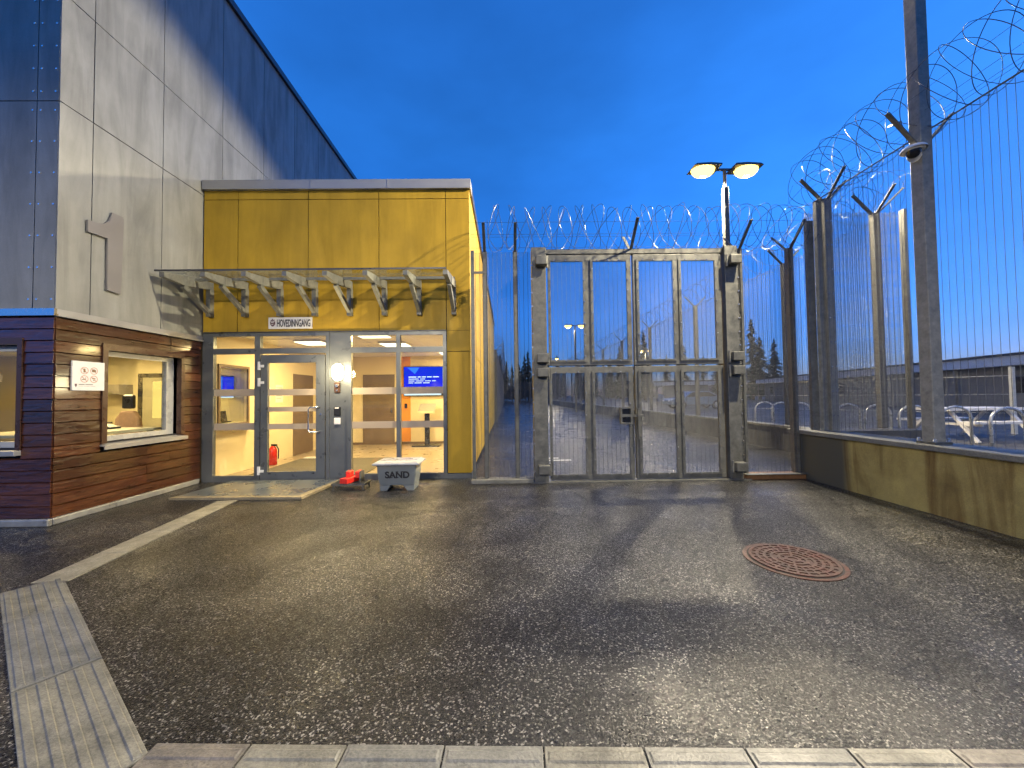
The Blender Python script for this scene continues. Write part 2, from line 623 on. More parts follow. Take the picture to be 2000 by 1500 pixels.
M['chair_cloth'] = plain("brown_chair_cloth", (0.24, 0.15, 0.10), 0.8, 0, 0.15, 30)
M['desk'] = plain("desk_laminate", (0.33, 0.31, 0.22), 0.4, 0, 0.08, 5)
M['pole'] = mat_galv("pole_steel", (0.075, 0.072, 0.06), (0.16, 0.155, 0.13), 0.2, 0.6)
M['mast'] = mat_galv('mast_steel', (0.15, 0.145, 0.12), (0.30, 0.29, 0.24), 0.1, 0.6)
M['lamp_body'] = plain("lamp_housing", (0.10, 0.10, 0.10), 0.4, 0.5, 0.1, 6)
M['pale_post'] = plain("pale_post_paint", (0.62, 0.60, 0.50), 0.45, 0.1, 0.08, 5)
M['hoop'] = plain("hoop_steel", (0.55, 0.55, 0.52), 0.3, 0.6, 0.05, 9)
M['bench'] = plain("white_bench_top", (0.75, 0.72, 0.66), 0.4, 0, 0.05, 6)
M['shed_wall'] = plain("shed_cladding", (0.16, 0.15, 0.13), 0.6, 0, 0.2, 0.8, world=True)
M['fascia'] = plain("pale_fascia", (0.52, 0.54, 0.56), 0.5, 0.1, 0.08, 1.2, world=True)
M['bark'] = plain("spruce_bark", (0.06, 0.04, 0.028), 0.9, 0, 0.3, 8, world=True)
M['needles'] = plain("spruce_needles", (0.035, 0.055, 0.028), 0.8, 0, 0.35, 0.6, world=True)
M['terrain'] = mat_concrete("gravel_verge", (0.05, 0.05, 0.045), (0.10, 0.095, 0.085), 1.2, 0.7, 0.6)
M['car'] = plain("pale_blue_car_paint", (0.25, 0.33, 0.40), 0.2, 0.3, 0.04, 2)
M['tyre'] = plain("tyre_rubber", (0.02, 0.02, 0.02), 0.8)
M['paint'] = plain("worn_road_paint", (0.62, 0.62, 0.58), 0.5, 0, 0.2, 30, world=True)
M['camera_body'] = plain("camera_shell", (0.70, 0.70, 0.66), 0.3)
M['dome'] = plain("camera_dome", (0.01, 0.01, 0.012), 0.05)

# ------------------------------------------------------------------ ground
g = MB()
g.quad((-400, -60, 0), (400, -60, 0), (400, 700, 0), (-400, 700, 0))
tag(g.build('ground', M['asphalt']), 'wet dark asphalt forecourt', kind='structure')
del_terrain = MB()
del_terrain.box(5.5, 300, -40, 6.95, -0.5, 0.30).box(7.35, 300, 6.95, 400, -0.5, 0.30)
tag(del_terrain.build('raised_ground', M['terrain']), 'raised gravel ground behind the retaining wall', kind='structure')

# ------------------------------------------------------------------ main grey building
SX, FY = -5.55, 4.78            # side wall plane, front wall plane
mb_ = empty('main_building', 'tall grey panelled building with brown timber cladding along its ground floor', 'building')
# cores (set 40 mm behind the skin)
c = MB()
c.box(-16, SX - 0.05, FY + 0.05, 22, 2.62, 9.5)
c.build('wall_core', M['dark_gap'], mb_)
W_Y0, W_Y1, W_Z0, W_Z1 = 5.39, 6.59, 0.93, 2.20        # side window
F_X0, F_X1 = -8.4, -5.97                                 # front window
core = MB()
core.box(SX - 0.30, SX - 0.05, FY + 0.05, W_Y0, 0, 2.62).box(SX - 0.30, SX - 0.05, W_Y1, 7.20, 0, 2.62)
core.box(SX - 0.30, SX - 0.05, W_Y0, W_Y1, 0, W_Z0).box(SX - 0.30, SX - 0.05, W_Y0, W_Y1, W_Z1, 2.62)
core.box(F_X1, SX - 0.30, FY + 0.05, FY + 0.30, 0, 2.62).box(-16, F_X0, FY + 0.05, FY + 0.30, 0, 2.62)
core.box(F_X0, F_X1, FY + 0.05, FY + 0.30, 0, 0.93).box(F_X0, F_X1, FY + 0.05, FY + 0.30, 2.20, 2.62)
core.build('ground_floor_core', M['dark_gap'], mb_)

# grey fibre-cement sheets
ys = [FY, 5.17, 6.22, 7.52, 8.80, 10.08, 11.36, 12.64, 13.92, 15.2, 16.5, 17.8, 19.1, 20.4, 21.7]
zs = [2.64, 5.26, 6.67, 9.52]
G = 0.006
for i in range(len(ys) - 1):
    for j in range(3):
        dx = random.uniform(-0.002, 0.002)
        MB().box(SX - 0.012, SX + dx, ys[i] + (G if i else 0.0), ys[i + 1] - G, zs[j] + (G if j else 0), zs[j + 1] - G).build('facade_panel', M['grey_panel'], mb_)
xs = [SX - 0.016, -5.83, -7.05, -8.27, -9.49, -10.7, -12.0]
for i in range(len(xs) - 1):
    for j in range(3):
        p = MB().box(xs[i + 1] + G, xs[i] - (G if i else 0), FY - 0.001, FY + 0.012, zs[j] + (G if j else 0), zs[j + 1] - G).build('facade_panel', M['grey_panel'], mb_)
        sc = MB()
        n = 7 if j != 1 else 5
        for k in range(n):
            z = zs[j] + 0.12 + (zs[j + 1] - zs[j] - 0.24) * k / (n - 1)
            for x in ((xs[i] - (0.05 if i else 0.035)), xs[i + 1] + 0.05):
                sc.disc((x, FY + 0.002, z), (0, -1, 0), 0.011, 0.009, 8)
        sc.build('screws', M['screw'], p, kind='stuff')

# cladding boards
def boards_side(z0, z1, spans):
    for a, b in spans:
        t = random.uniform(0.0, 0.008)
        m = MB()
        # shiplap: bottom edge proud of the top edge
        m.v += [(SX - 0.04, a, z0), (SX + 0.009 + t, a, z0), (SX + 0.005 + t, a, z1 - 0.012), (SX - 0.012, a, z1), (SX - 0.04, a, z1),
                (SX - 0.04, b, z0), (SX + 0.009 + t, b, z0), (SX + 0.005 + t, b, z1 - 0.012), (SX - 0.012, b, z1), (SX - 0.04, b, z1)]
        m.f += [(0, 1, 2, 3, 4), (9, 8, 7, 6, 5), (1, 6, 7, 2), (2, 7, 8, 3), (0, 5, 6, 1), (3, 8, 9, 4)]
        m.build('board', M['wood'], mb_)


def boards_front(z0, z1, spans):
    for a, b in spans:
        t = random.uniform(0.0, 0.008)
        m = MB()
        m.v += [(a, FY + 0.04, z0), (a, FY - 0.012 - t, z0), (a, FY - 0.004 - t, z1 - 0.012), (a, FY + 0.012, z1), (a, FY + 0.04, z1),
                (b, FY + 0.04, z0), (b, FY - 0.012 - t, z0), (b, FY - 0.004 - t, z1 - 0.012), (b, FY + 0.012, z1), (b, FY + 0.04, z1)]
        m.f += [(4, 3, 2, 1, 0), (5, 6, 7, 8, 9), (2, 7, 6, 1), (3, 8, 7, 2), (1, 6, 5, 0), (4, 9, 8, 3)]
        m.build('board', M['wood'], mb_)


BH = 0.1445
nb = 17
for i in range(nb):
    z0 = 0.085 + i * BH
    z1 = z0 + BH - 0.002
    s0, s1 = FY + 0.002, 7.02
    mid = z0 > W_Z0 - 0.09 - BH * 0.4 and z0 < W_Z1 + 0.02
    if mid:
        spans = [(s0, W_Y0 - 0.07), (W_Y1 + 0.07, s1)]
    else:
        j = random.choice([5.6, 6.0, 6.4])
        spans = [(s0, j - 0.002), (j + 0.002, s1)]
    boards_side(z0, z1, spans)
    if mid:
        spans = [(F_X1 + 0.06, SX - 0.002), (-10.5, F_X0 - 0.06)]
    else:
        j = random.choice([-6.6, -7.4, -8.3])
        spans = [(j + 0.002, SX - 0.002), (-10.5, j - 0.002)]
    boards_front(z0, z1, spans)
# corner board, drip ledge, plinth, roof trim
MB().box(SX - 0.002, SX + 0.05, FY - 0.012, 7.03, 2.545, 2.57).box(SX - 0.002, SX + 0.035, FY - 0.012, 7.03, 2.57, 2.635).build('drip_ledge', M['flash'], mb_)
MB().box(-12, SX + 0.05, FY - 0.06, FY - 0.013, 2.547, 2.572).box(-12, SX + 0.035, FY - 0.045, FY - 0.013, 2.572, 2.637).build('drip_ledge', M['steel'], mb_)
MB().box(SX - 0.04, SX + 0.045, FY - 0.02, 6.98, 0.0, 0.082).build('plinth', M['plinth'], mb_, bevel=0.012)
MB().box(-12, SX + 0.045, FY - 0.075, FY - 0.022, 0.0, 0.084).build('plinth', M['plinth'], mb_, bevel=0.012)
MB().box(-12, SX + 0.06, FY - 0.06, 21.8, 9.52, 9.66).build('roof_trim', M['flash_dark'], mb_)
MB().box(-12, SX + 0.03, FY - 0.03, 21.77, 9.66, 9.69).build('roof', M['flash_dark'], mb_)

# side window
w = MB().box(SX - 0.25, SX + 0.03, W_Y0 - 0.07, W_Y0, W_Z0 - 0.02, W_Z1 + 0.09)
w.box(SX - 0.25, SX + 0.03, W_Y1, W_Y1 + 0.07, W_Z0 - 0.02, W_Z1 + 0.09)
w.box(SX - 0.25, SX + 0.03, W_Y0, W_Y1, W_Z1, W_Z1 + 0.09)
win = w.build('window', M['frame_brown'], mb_)
f = MB()
X0, X1 = SX - 0.17, SX - 0.10
f.box(X0, X1, W_Y0 + 0.002, W_Y0 + 0.05, W_Z0, W_Z1 - 0.002).box(X0, X1, W_Y1 - 0.14, W_Y1 - 0.002, W_Z0, W_Z1 - 0.002)
f.box(X0, X1, W_Y0 + 0.05, W_Y1 - 0.14, W_Z0, W_Z0 + 0.07).box(X0, X1, W_Y0 + 0.05, W_Y1 - 0.14, W_Z1 - 0.07, W_Z1 - 0.002)
f.build('frame', M['frame_light'], win)
MB().box(SX - 0.14, SX - 0.13, W_Y0 + 0.05, W_Y1 - 0.14, W_Z0 + 0.07, W_Z1 - 0.07).build('pane', M['glass'], win)
s = MB()
s.prism([(SX - 0.2, W_Z0 + 0.0), (SX + 0.085, W_Z0 - 0.045), (SX + 0.085, W_Z0 - 0.10), (SX + 0.07, W_Z0 - 0.10), (SX + 0.07, W_Z0 - 0.06), (SX - 0.2, W_Z0 - 0.03)],
        lambda a, b_, t: (a, W_Y0 - 0.08 + t, b_), W_Y1 - W_Y0 + 0.16)
s.build('sill', M['flash'], win)
# front window
w = MB().box(F_X1, F_X1 + 0.06, FY - 0.03, FY + 0.25, 0.91, 2.28).box(F_X0 - 0.06, F_X0, FY - 0.03, FY + 0.25, 0.91, 2.28).box(F_X0, F_X1, FY - 0.03, FY + 0.25, 2.2, 2.28)
win = w.build('window', M['frame_brown'], mb_)
f = MB().box(F_X1 - 0.05, F_X1 - 0.002, FY + 0.1, FY + 0.17, 0.93, 2.198).box(F_X0 + 0.002, F_X0 + 0.05, FY + 0.1, FY + 0.17, 0.93, 2.198)
f.box(F_X0 + 0.05, F_X1 - 0.05, FY + 0.1, FY + 0.17, 0.93, 1.0).box(F_X0 + 0.05, F_X1 - 0.05, FY + 0.1, FY + 0.17, 2.13, 2.198)
f.build('frame', M['frame_light'], win)
MB().box(F_X0 + 0.05, F_X1 - 0.05, FY + 0.13, FY + 0.14, 1.0, 2.13).build('pane', M['glass'], win)
MB().box(F_X0 - 0.06, F_X1 + 0.06, FY - 0.085, FY + 0.1, 0.845, 0.905).build('sill', M['flash'], win, bevel=0.006)
# office room behind the windows
OX0, OX1, OY0, OY1 = -13.0, SX - 0.30, FY + 0.30, 9.6
rm = MB().quad((OX0, OY1, 0), (OX1, OY1, 0), (OX1, OY1, 2.6), (OX0, OY1, 2.6)).quad((OX0, OY0, 0), (OX0, OY1, 0), (OX0, OY1, 2.6), (OX0, OY0, 2.6))
rm.build('interior_wall', M['office_wall'], mb_)
MB().quad((OX0, OY0, 0.02), (OX1, OY0, 0.02), (OX1, OY1, 0.02), (OX0, OY1, 0.02)).build('interior_floor', M['room_floor'], mb_)
MB().quad((OX0, OY0, 2.6), (OX0, OY1, 2.6), (OX1, OY1, 2.6), (OX1, OY0, 2.6)).build('interior_ceiling', M['room_ceiling'], mb_)
# wall between office and foyer, with the reception window
RY0, RY1, RZ0, RZ1 = 7.38, 8.15, 1.02, 2.12
p = MB().box(SX - 0.28, SX + 0.08, 7.22, RY0, 0, 2.76).box(SX - 0.28, SX + 0.08, RY1, 12.1, 0, 2.76)
p.box(SX - 0.28, SX + 0.08, RY0, RY1, 0, RZ0).box(SX - 0.28, SX + 0.08, RY0, RY1, RZ1, 2.76)
p.build('partition_wall', M['room_wall'], mb_)
f = MB()
XF = SX + 0.08
f.box(XF, XF + 0.03, RY0 - 0.05, RY0, RZ0 - 0.05, RZ1 + 0.05).box(XF, XF + 0.03, RY1, RY1 + 0.05, RZ0 - 0.05, RZ1 + 0.05)
f.box(XF, XF + 0.03, RY0, RY1, RZ1, RZ1 + 0.05).box(XF, XF + 0.03, RY0, RY1, RZ0 - 0.05, RZ0)
rw = f.build('reception_window', M['room_door'], mb_)
MB().box(XF - 0.06, XF - 0.05, RY0, RY1, RZ0, RZ1).build('pane', M['glass'], rw)
MB().box(XF, XF + 0.28, RY0 - 0.05, RY1 + 0.05, RZ0 - 0.09, RZ0 - 0.055).build('counter', M['desk'], rw)
d = MB().box(XF, XF + 0.012, 9.9, 10.9, 0.02, 2.12).build('door', M['room_door'], mb_)
MB().box(XF + 0.012, XF + 0.05, 10.78, 10.83, 1.0, 1.03).build('handle', M['steel'], d)


def area_light(parent, name, loc, size, sy, power, col, rot=(0, 0, 0)):
    l = bpy.data.lights.new(name, 'AREA')
    l.shape = 'RECTANGLE'
    l.size, l.size_y = size, sy
    l.energy = power
    l.color = col
    o = bpy.data.objects.new(name, l)
    o.location = loc
    o.rotation_euler = rot
    COL.objects.link(o)
    if parent:
        o.parent = parent
    return o


def ceiling_light(x, y, z, sx, sy, power, label, group):
    t = empty('ceiling_light', label, 'light', group=group)
    MB().box(x - sx / 2, x + sx / 2, y - sy / 2, y + sy / 2, z - 0.03, z).build('housing', M['white'], t)
    MB().box(x - sx / 2 + 0.02, x + sx / 2 - 0.02, y - sy / 2 + 0.02, y + sy / 2 - 0.02, z - 0.04, z - 0.031).build('diffuser', M_DIFF, t)
    area_light(t, 'ceiling_lamp', (x, y, z - 0.05), sx * 0.9, sy * 0.9, power, ROOM_COL)


M_DIFF = emit("lit_diffuser", (1.0, 0.86, 0.55), 0.8)
M_LED = emit("street_lamp_led", (1.0, 0.86, 0.50), 16.0)
M_BOWL = emit("street_lamp_bowl", (1.0, 0.64, 0.15), 0.95)
M_BULK = emit("bulkhead_opal", (1.0, 0.86, 0.50), 13.0)
ceiling_light(-7.6, 6.3, 2.6, 1.2, 0.6, OFFICE_W, 'office ceiling light nearest the brown building corner', 'office ceiling lights')
ceiling_light(-8.4, 8.2, 2.6, 1.2, 0.6, OFFICE_W, 'office ceiling light at the back of the office', 'office ceiling lights')

# ------------------------------------------------------------------ yellow entrance building
AX0, AX1, AY = SX + 0.02, -0.66, 7.05
an = empty('entrance_building', 'low ochre yellow panelled entrance block with a glazed door front', 'building')
c = MB().box(AX0, AX1 - 0.03, AY + 0.03, AY + 0.25, 2.72, 5.4).box(-1.13, AX1 - 0.03, AY + 0.03, AY + 0.25, 0.04, 2.72)
c.box(AX1 - 0.25, AX1 - 0.03, AY + 0.25, 21, 0.04, 5.4)
c.build('wall_core', M['dark_gap'], an)
xs = [AX0 + 0.002, -4.91, -3.627, -2.329, -1.095, AX1 - 0.013]
for i in range(5):
    z0 = 2.705
    for a, b in ((z0, 5.168), (5.168, 5.34)):
        MB().box(xs[i] + (G if i else 0), xs[i + 1] - (G if i < 4 else 0), AY + random.uniform(-0.001, 0.001), AY + 0.012, a + (G if a > 3 else 0 if i < 4 else G), b - G).build('facade_panel', M['yellow_panel'], an)
MB().box(-1.095 + G, AX1 - 0.013, AY, AY + 0.012, 2.32 + G, 2.705 - 0.0).build('facade_panel', M['yellow_panel'], an)
MB().box(-1.095 + G, AX1 - 0.013, AY, AY + 0.012, 0.10, 2.32 - G).build('facade_panel', M['yellow_panel'], an)
sc = MB()
for x in xs[1:5]:
    for k in range(9):
        z = 2.8 + k * 0.28
        for dx in (-0.04, 0.04):
            sc.disc((x + dx, AY + 0.001, z), (0, -1, 0), 0.007, 0.005, 6)
sc.build('screws', M['yellow_panel'], an, kind='stuff')
yy = AY + 0.012
k = 0
while yy < 20.9:
    y2 = min(yy + (0.45 if k == 0 else 1.25), 21)
    for a, b in ((0.10, 2.32), (2.32, 3.75), (3.75, 5.34)):
        MB().box(AX1 - 0.012, AX1, yy + (G if k else -0.012), y2 - G, a + G, b - G).build('facade_panel', M['yellow_panel'], an)
    yy = y2
    k += 1
MB().box(AX0, AX1 + 0.035, AY - 0.06, AY + 0.25, 5.34, 5.51).build('roof_flashing', M['flash'], an)
MB().box(AX1 - 0.3, AX1 + 0.035, AY + 0.25, 21.03, 5.342, 5.508).build('roof_flashing', M['flash_dark'], an)
MB().box(AX0, AX1 - 0.3, AY + 0.25, 21, 5.3, 5.45).build('roof', M['flash_dark'], an)
for x in (-3.55, -2.15):
    MB().box(x - 0.004, x + 0.004, AY - 0.066, AY - 0.061, 5.345, 5.512).build('flashing_seam', M['flash'], an)
MB().box(-1.12, AX1 + 0.01, AY - 0.012, AY + 0.2, 0.0, 0.09).build('base_flashing', M['frame'], an)
# glazed front
fr = MB()
y0, y1 = AY - 0.005, AY + 0.075
fr.box(AX0, -5.335, y0, y1, 0.0, 2.70)                       # left jamb
fr.box(-4.59, -4.49, y0, y1, 0.0, 2.70)
fr.box(-3.30, -3.235, y0, y1, 0.0, 2.70)
fr.box(-2.91, -2.84, y0, y1, 0.0, 2.70)
fr.box(-2.02, -1.945, y0, y1, 0.0, 2.70)
fr.box(-1.165, -1.10, y0, y1, 0.0, 2.70)
for a, b in ((-5.335, -4.59), (-4.49, -3.30), (-2.84, -2.02), (-1.945, -1.165)):
    fr.box(a, b, y0 + 0.003, y1, 2.635, 2.70)
    fr.box(a, b, y0 + 0.003, y1, 2.315, 2.415)
    if a != -4.49:
        fr.box(a, b, y0 + 0.003, y1, 0.0, 0.105)
fr.build('glazing_frame', M['frame'], an)
MB().box(-3.235, -2.91, AY + 0.012, AY + 0.06, 0.0, 2.70).build('solid_panel', M['frame'], an)
MB().box(AX0, -1.10, AY - 0.03, AY + 0.06, 2.702, 2.716).build('head_flashing', M['flash_dark'], an)
for a, b in ((-5.335, -4.59), (-4.49, -3.30), (-2.84, -2.02), (-1.945, -1.165)):
    MB().box(a, b, AY + 0.03, AY + 0.04, 2.415, 2.635).build('pane', M['glass'], an)
    if a != -4.49:
        p = MB().box(a, b, AY + 0.03, AY + 0.04, 0.105, 2.315).build('pane', M['glass'], an)
        for z in (1.55, 0.93):
            MB().box(a, b, AY + 0.024, AY + 0.027, z, z + 0.125).build('film_strip', M['film'], p)
# door leaf
DX0, DX1 = -4.475, -3.315
dm = MB()
dm.box(DX0, -4.35, AY - 0.012, AY + 0.05, 0.02, 2.29).box(-3.475, DX1, AY - 0.012, AY + 0.05, 0.02, 2.29)
dm.box(-4.35, -3.475, AY - 0.012, AY + 0.05, 0.02, 0.17).box(-4.35, -3.475, AY - 0.012, AY + 0.05, 2.145, 2.29)
door = dm.build('door', M['frame'], an)
MB().box(-4.35, -3.475, AY + 0.015, AY + 0.025, 0.17, 2.145).build('pane', M['glass'], door)
for z, h in ((1.55, 0.115), (1.255, 0.085), (0.935, 0.10)):
    MB().box(-4.35, -3.475, AY + 0.009, AY + 0.012, z, z + h).build('film_strip', M['film'], door)
h = MB().tube([(-3.405, AY - 0.012, 1.33), (-3.43, AY - 0.075, 1.33), (-3.55, AY - 0.085, 1.325), (-3.575, AY - 0.085, 1.29), (-3.575, AY - 0.085, 0.92), (-3.55, AY - 0.085, 0.885), (-3.43, AY - 0.075, 0.88), (-3.405, AY - 0.012, 0.88)], 0.013, 10)
h.build('handle', M['steel'], door, smooth=True)
MB().disc((-3.385, AY - 0.012, 1.2), (0, -1, 0), 0.018, 0.012, 12).build('lock', M['steel'], door)
for z in (2.02, 1.72, 0.12):
    MB().box(-4.515, -4.475, AY - 0.035, AY - 0.013, z, z + 0.15).box(-4.475, -4.41, AY - 0.03, AY - 0.0125, z + 0.045, z + 0.09).build('hinge', M['white'], door)
for x in (-4.33, -3.55):
    MB().box(x, x + 0.05, AY - 0.016, AY - 0.0125, 0.13, 0.15).build('drain_cap', M['black'], door)

# foyer interior
RX0, RX1, RY, RZ = SX + 0.08, AX1 - 0.26, 12.1, 2.76
MB().quad((RX0, AY + 0.08, 0.02), (RX1, AY + 0.08, 0.02), (RX1, RY, 0.02), (RX0, RY, 0.02)).build('interior_floor', M['room_floor'], an)
MB().quad((RX0, AY + 0.08, RZ), (RX0, RY, RZ), (RX1, RY, RZ), (RX1, AY + 0.08, RZ)).build('interior_ceiling', M['room_ceiling'], an)
MB().box(RX0, RX1, RY, RY + 0.1, 0.02, RZ).build('interior_wall', M['room_wall'], an)
MB().box(RX1, RX1 + 0.008, AY + 0.26, RY, 0.02, RZ).build('interior_wall', M['room_wall'], an)
MB().box(RX0, RX1, RY - 0.012, RY - 0.001, 0.02, 0.09).build('skirting', M['room_door'], an)
MB().box(-3.42, -3.02, RY - 0.016, RY - 0.002, 0.1, RZ - 0.01).build('orange_wall_panel', M['orange'], an)
d = MB().box(-4.5, -3.52, RY - 0.03, RY - 0.002, 0.02, 2.2).build('interior_door', M['room_door'], an)
MB().box(-3.62, -3.585, RY - 0.06, RY - 0.031, 1.0, 1.12).build('handle', M['steel'], d)
for x in (-2.6, -1.9):
    MB().disc((x, RY - 0.002, 2.56), (0, -1, 0), 0.13, 0.03, 24).build('air_vent', M['room_wall'], an)
MB().box(-5.0, -2.75, AY + 0.2, 9.4, 0.022, 0.034).build('floor_mat', M['room_mat'], an)
# ceiling grid battens
cg = MB()
for y in (8.2, 9.4, 10.6, 11.8):
    cg.box(RX0, RX1, y - 0.01, y + 0.01, RZ - 0.006, RZ - 0.002)
for x in (-4.4, -3.2, -2.0):
    cg.box(x - 0.01, x + 0.01, AY + 0.1, RY, RZ - 0.012, RZ - 0.0065)
cg.build('ceiling_grid', M['white'], an)
ceiling_light(-2.65, 7.75, RZ - 0.014, 0.62, 0.3, ROOM_W, 'lit foyer ceiling panel just behind the right glazing', 'foyer ceiling panels')
ceiling_light(-2.6, 9.05, RZ - 0.014, 0.62, 0.62, ROOM_W, 'lit square foyer ceiling panel further in behind the right glazing', 'foyer ceiling panels')
ceiling_light(-4.3, 8.6, RZ - 0.014, 0.6, 0.6, ROOM_W, 'lit foyer ceiling panel above the entrance door mat', 'foyer ceiling panels')
ceiling_light(-1.6, 11.0, RZ - 0.014, 0.6, 0.6, ROOM_W, 'lit foyer ceiling panel in front of the blue screen', 'foyer ceiling panels')

# screen on the back wall
tv = empty('information_screen', 'blue information screen on the foyer back wall above the lectern', 'screen')
MB().box(-3.22, -1.72, RY - 0.09, RY - 0.02, 1.52, 2.44).build('casing', M['black'], tv)


def mat_screen():
    m = bpy.data.materials.new("blue_screen")
    m.use_nodes = True
    nt = m.node_tree
    nt.nodes.clear()
    o = nt.nodes.new('ShaderNodeOutputMaterial')
    e = nt.nodes.new('ShaderNodeEmission')
    v = coords(nt, (1, 1, 1), 'Generated')
    f = noise(nt, v, 2.0, 2, 0.4, 0.5)
    nt.links.new(ramp(nt, f, [(0.35, (0.005, 0.03, 0.75)), (0.6, (0.02, 0.02, 0.9)), (0.75, (0.10, 0.08, 0.85))]), e.inputs[0])
    e.inputs[1].default_value = 0.24
    nt.links.new(e.outputs[0], o.inputs[0])
    return m


M_SCR = mat_screen()
M_SCRW = emit("screen_white", (0.75, 0.92, 1.0), 0.28)
M_SCRL = emit("screen_light_blue", (0.04, 0.22, 1.0), 0.26)
MB().box(-3.20, -2.0, RY - 0.093, RY - 0.0905, 1.66, 2.42).build('display', M_SCR, tv)
MB().poly([(-3.1, RY - 0.0955, 2.40), (-2.72, RY - 0.0955, 2.40), (-2.86, RY - 0.0955, 2.2)]).build('display_wedge', M_SCRL, tv)
for i in range(3):
    MB().box(-1.99, -1.76, RY - 0.093, RY - 0.0905, 2.19 - i * 0.24, 2.41 - i * 0.24).build('display_tile', M_SCRW, tv)
ln = MB()
for r, (y, h, words_) in enumerate(((2.09, 0.032, (0.26, 0.1, 0.14, 0.16, 0.2)), (2.03, 0.024, (0.34, 0.16)), (1.97, 0.024, (0.2, 0.26, 0.2, 0.12)), (1.91, 0.024, (0.16, 0.24, 0.22)))):
    x = -3.06
    for w_ in words_:
        ln.box(x, x + w_ * 0.93, RY - 0.0965, RY - 0.0945, y, y + h)
        x += w_ + 0.025
ln.build('display_lines', M_SCRW, tv)
MB().box(-3.2, -2.05, RY - 0.094, RY - 0.0905, 1.535, 1.62).build('display_bar', M_SCRW, tv)

# screen behind reception window
ms = empty('reception_monitor', 'blue and cyan monitor glowing behind the reception window left of the door', 'screen')
MB().box(SX - 0.22, SX - 0.16, 7.42, 8.12, 1.52, 1.98).build('casing', M['black'], ms)
MB().box(SX - 0.159, SX - 0.156, 7.44, 7.78, 1.55, 1.95).build('display_panel', M_SCRL, ms)
MB().box(SX - 0.159, SX - 0.156, 7.79, 8.10, 1.55, 1.95).build('display', M_SCR, ms)
MB().box(SX - 0.159, SX - 0.156, 7.44, 8.1, 1.523, 1.547).build('display_bar', M_SCRW, ms)
tl = MB().box(SX - 0.26, SX - 0.06, 7.6, 7.9, 1.03, 1.05).prism([(7.62, 1.05), (7.88, 1.05), (7.83, 1.26), (7.68, 1.26)], lambda a, b_, t: (SX - 0.2 + t, a, b_), 0.08)
tag(tl.build('counter_telephone', M['black']), 'small black telephone on the ledge behind the reception window', 'telephone')

# lectern terminal
lt = empty('sit_stand_lectern', 'dark pedestal lectern with pale slanted top below the blue screen', 'lectern')
MB().prism([(11.35, 1.04), (11.75, 1.28), (11.77, 1.25), (11.37, 1.01)], lambda a, b_, t: (-2.64 + t, a, b_), 0.5).build('slanted_top', M['desk'], lt)
MB().box(-2.64, -2.14, 11.33, 11.352, 1.0, 1.06).build('ledge', M['room_wall'], lt)
MB().box(-2.46, -2.32, 11.5, 11.6, 0.06, 1.1).build('column', M['black'], lt)
MB().box(-2.8, -2.0, 11.3, 11.75, 0.022, 0.06).build('foot', M['black'], lt)
tag(MB().box(-3.2, -3.12, RY - 0.04, RY - 0.017, 1.14, 1.28).build('wall_switch', M['black']), 'small black switch on the orange wall strip', 'switch')
# fire extinguisher, white signpost
fe = empty('fire_extinguisher', 'red fire extinguisher standing by the foyer wall seen through the door', 'extinguisher')
MB().tube([(-5.22, 8.65, 0.03), (-5.22, 8.65, 0.36), (-5.22, 8.65, 0.42), (-5.22, 8.65, 0.44)], [0.085, 0.085, 0.05, 0.03], 14).build('cylinder', M['red_gloss'], fe, smooth=True)
MB().box(-5.25, -5.13, 8.63, 8.67, 0.44, 0.48).tube([(-5.14, 8.65, 0.45), (-5.09, 8.65, 0.36), (-5.1, 8.65, 0.16)], 0.012, 6).build('valve', M['black'], fe)
ws = empty('white_signpost', 'white T foot signpost standing on the foyer floor', 'stand')
MB().box(-4.62, -4.58, 9.5, 9.53, 0.05, 0.95).build('post', M['white'], ws)
MB().box(-4.95, -4.25, 9.42, 9.6, 0.022, 0.05).build('foot', M['white'], ws)

# office contents
cb = empty('wall_cabinet', 'grey wall cabinet on the office back wall', 'cabinet')
MB().box(-9.62, -9.22, OY1 - 0.35, OY1 - 0.002, 1.64, 1.88).build('carcass', M['cabinet'], cb)
MB().box(-9.61, -9.23, OY1 - 0.362, OY1 - 0.351, 1.65, 1.87).build('front', M['cabinet'], cb)
MB().box(-9.5, -9.35, OY1 - 0.375, OY1 - 0.363, 1.66, 1.675).build('handle', M['steel'], cb)
ch = empty('office_chair', 'brown office chair with dark headrest behind the timber wall window', 'chair')
MB().prism([(-7.62, 0.52), (-7.02, 0.52), (-7.1, 1.28), (-7.2, 1.42), (-7.44, 1.42), (-7.54, 1.28)], lambda a, b_, t: (a, 7.25 + t, b_), 0.09).build('backrest', M['chair_cloth'], ch, bevel=0.03)
MB().box(-7.43, -7.21, 7.26, 7.33, 1.46, 1.72).build('headrest', M['black'], ch, bevel=0.03)
MB().box(-7.6, -7.05, 6.75, 7.28, 0.45, 0.53).build('seat', M['chair_cloth'], ch, bevel=0.03)
MB().tube([(-7.32, 7.0, 0.08), (-7.32, 7.0, 0.46)], 0.03, 10).build('gas_lift', M['steel'], ch)
for k in range(5):
    t = k * 2 * math.pi / 5
    MB().bar((-7.32, 7.0, 0.1), (-7.32 + 0.3 * math.cos(t), 7.0 + 0.3 * math.sin(t), 0.05), 0.04, 0.04).build('base_arm', M['black'], ch)
MB().box(-7.68, -7.63, 6.85, 7.2, 0.66, 0.7).build('armrest', M['black'], ch)
MB().box(-7.02, -6.97, 6.85, 7.2, 0.66, 0.7).build('armrest', M['black'], ch)
for o_ in list(ch.children):
    o_.location = (0.24, 0, -0.12)
dk = empty('office_desk', 'pale office desk under the timber wall window', 'desk')
MB().box(-7.7, SX - 0.32, 5.35, 6.65, 1.0, 1.04).build('desktop', M['desk'], dk)
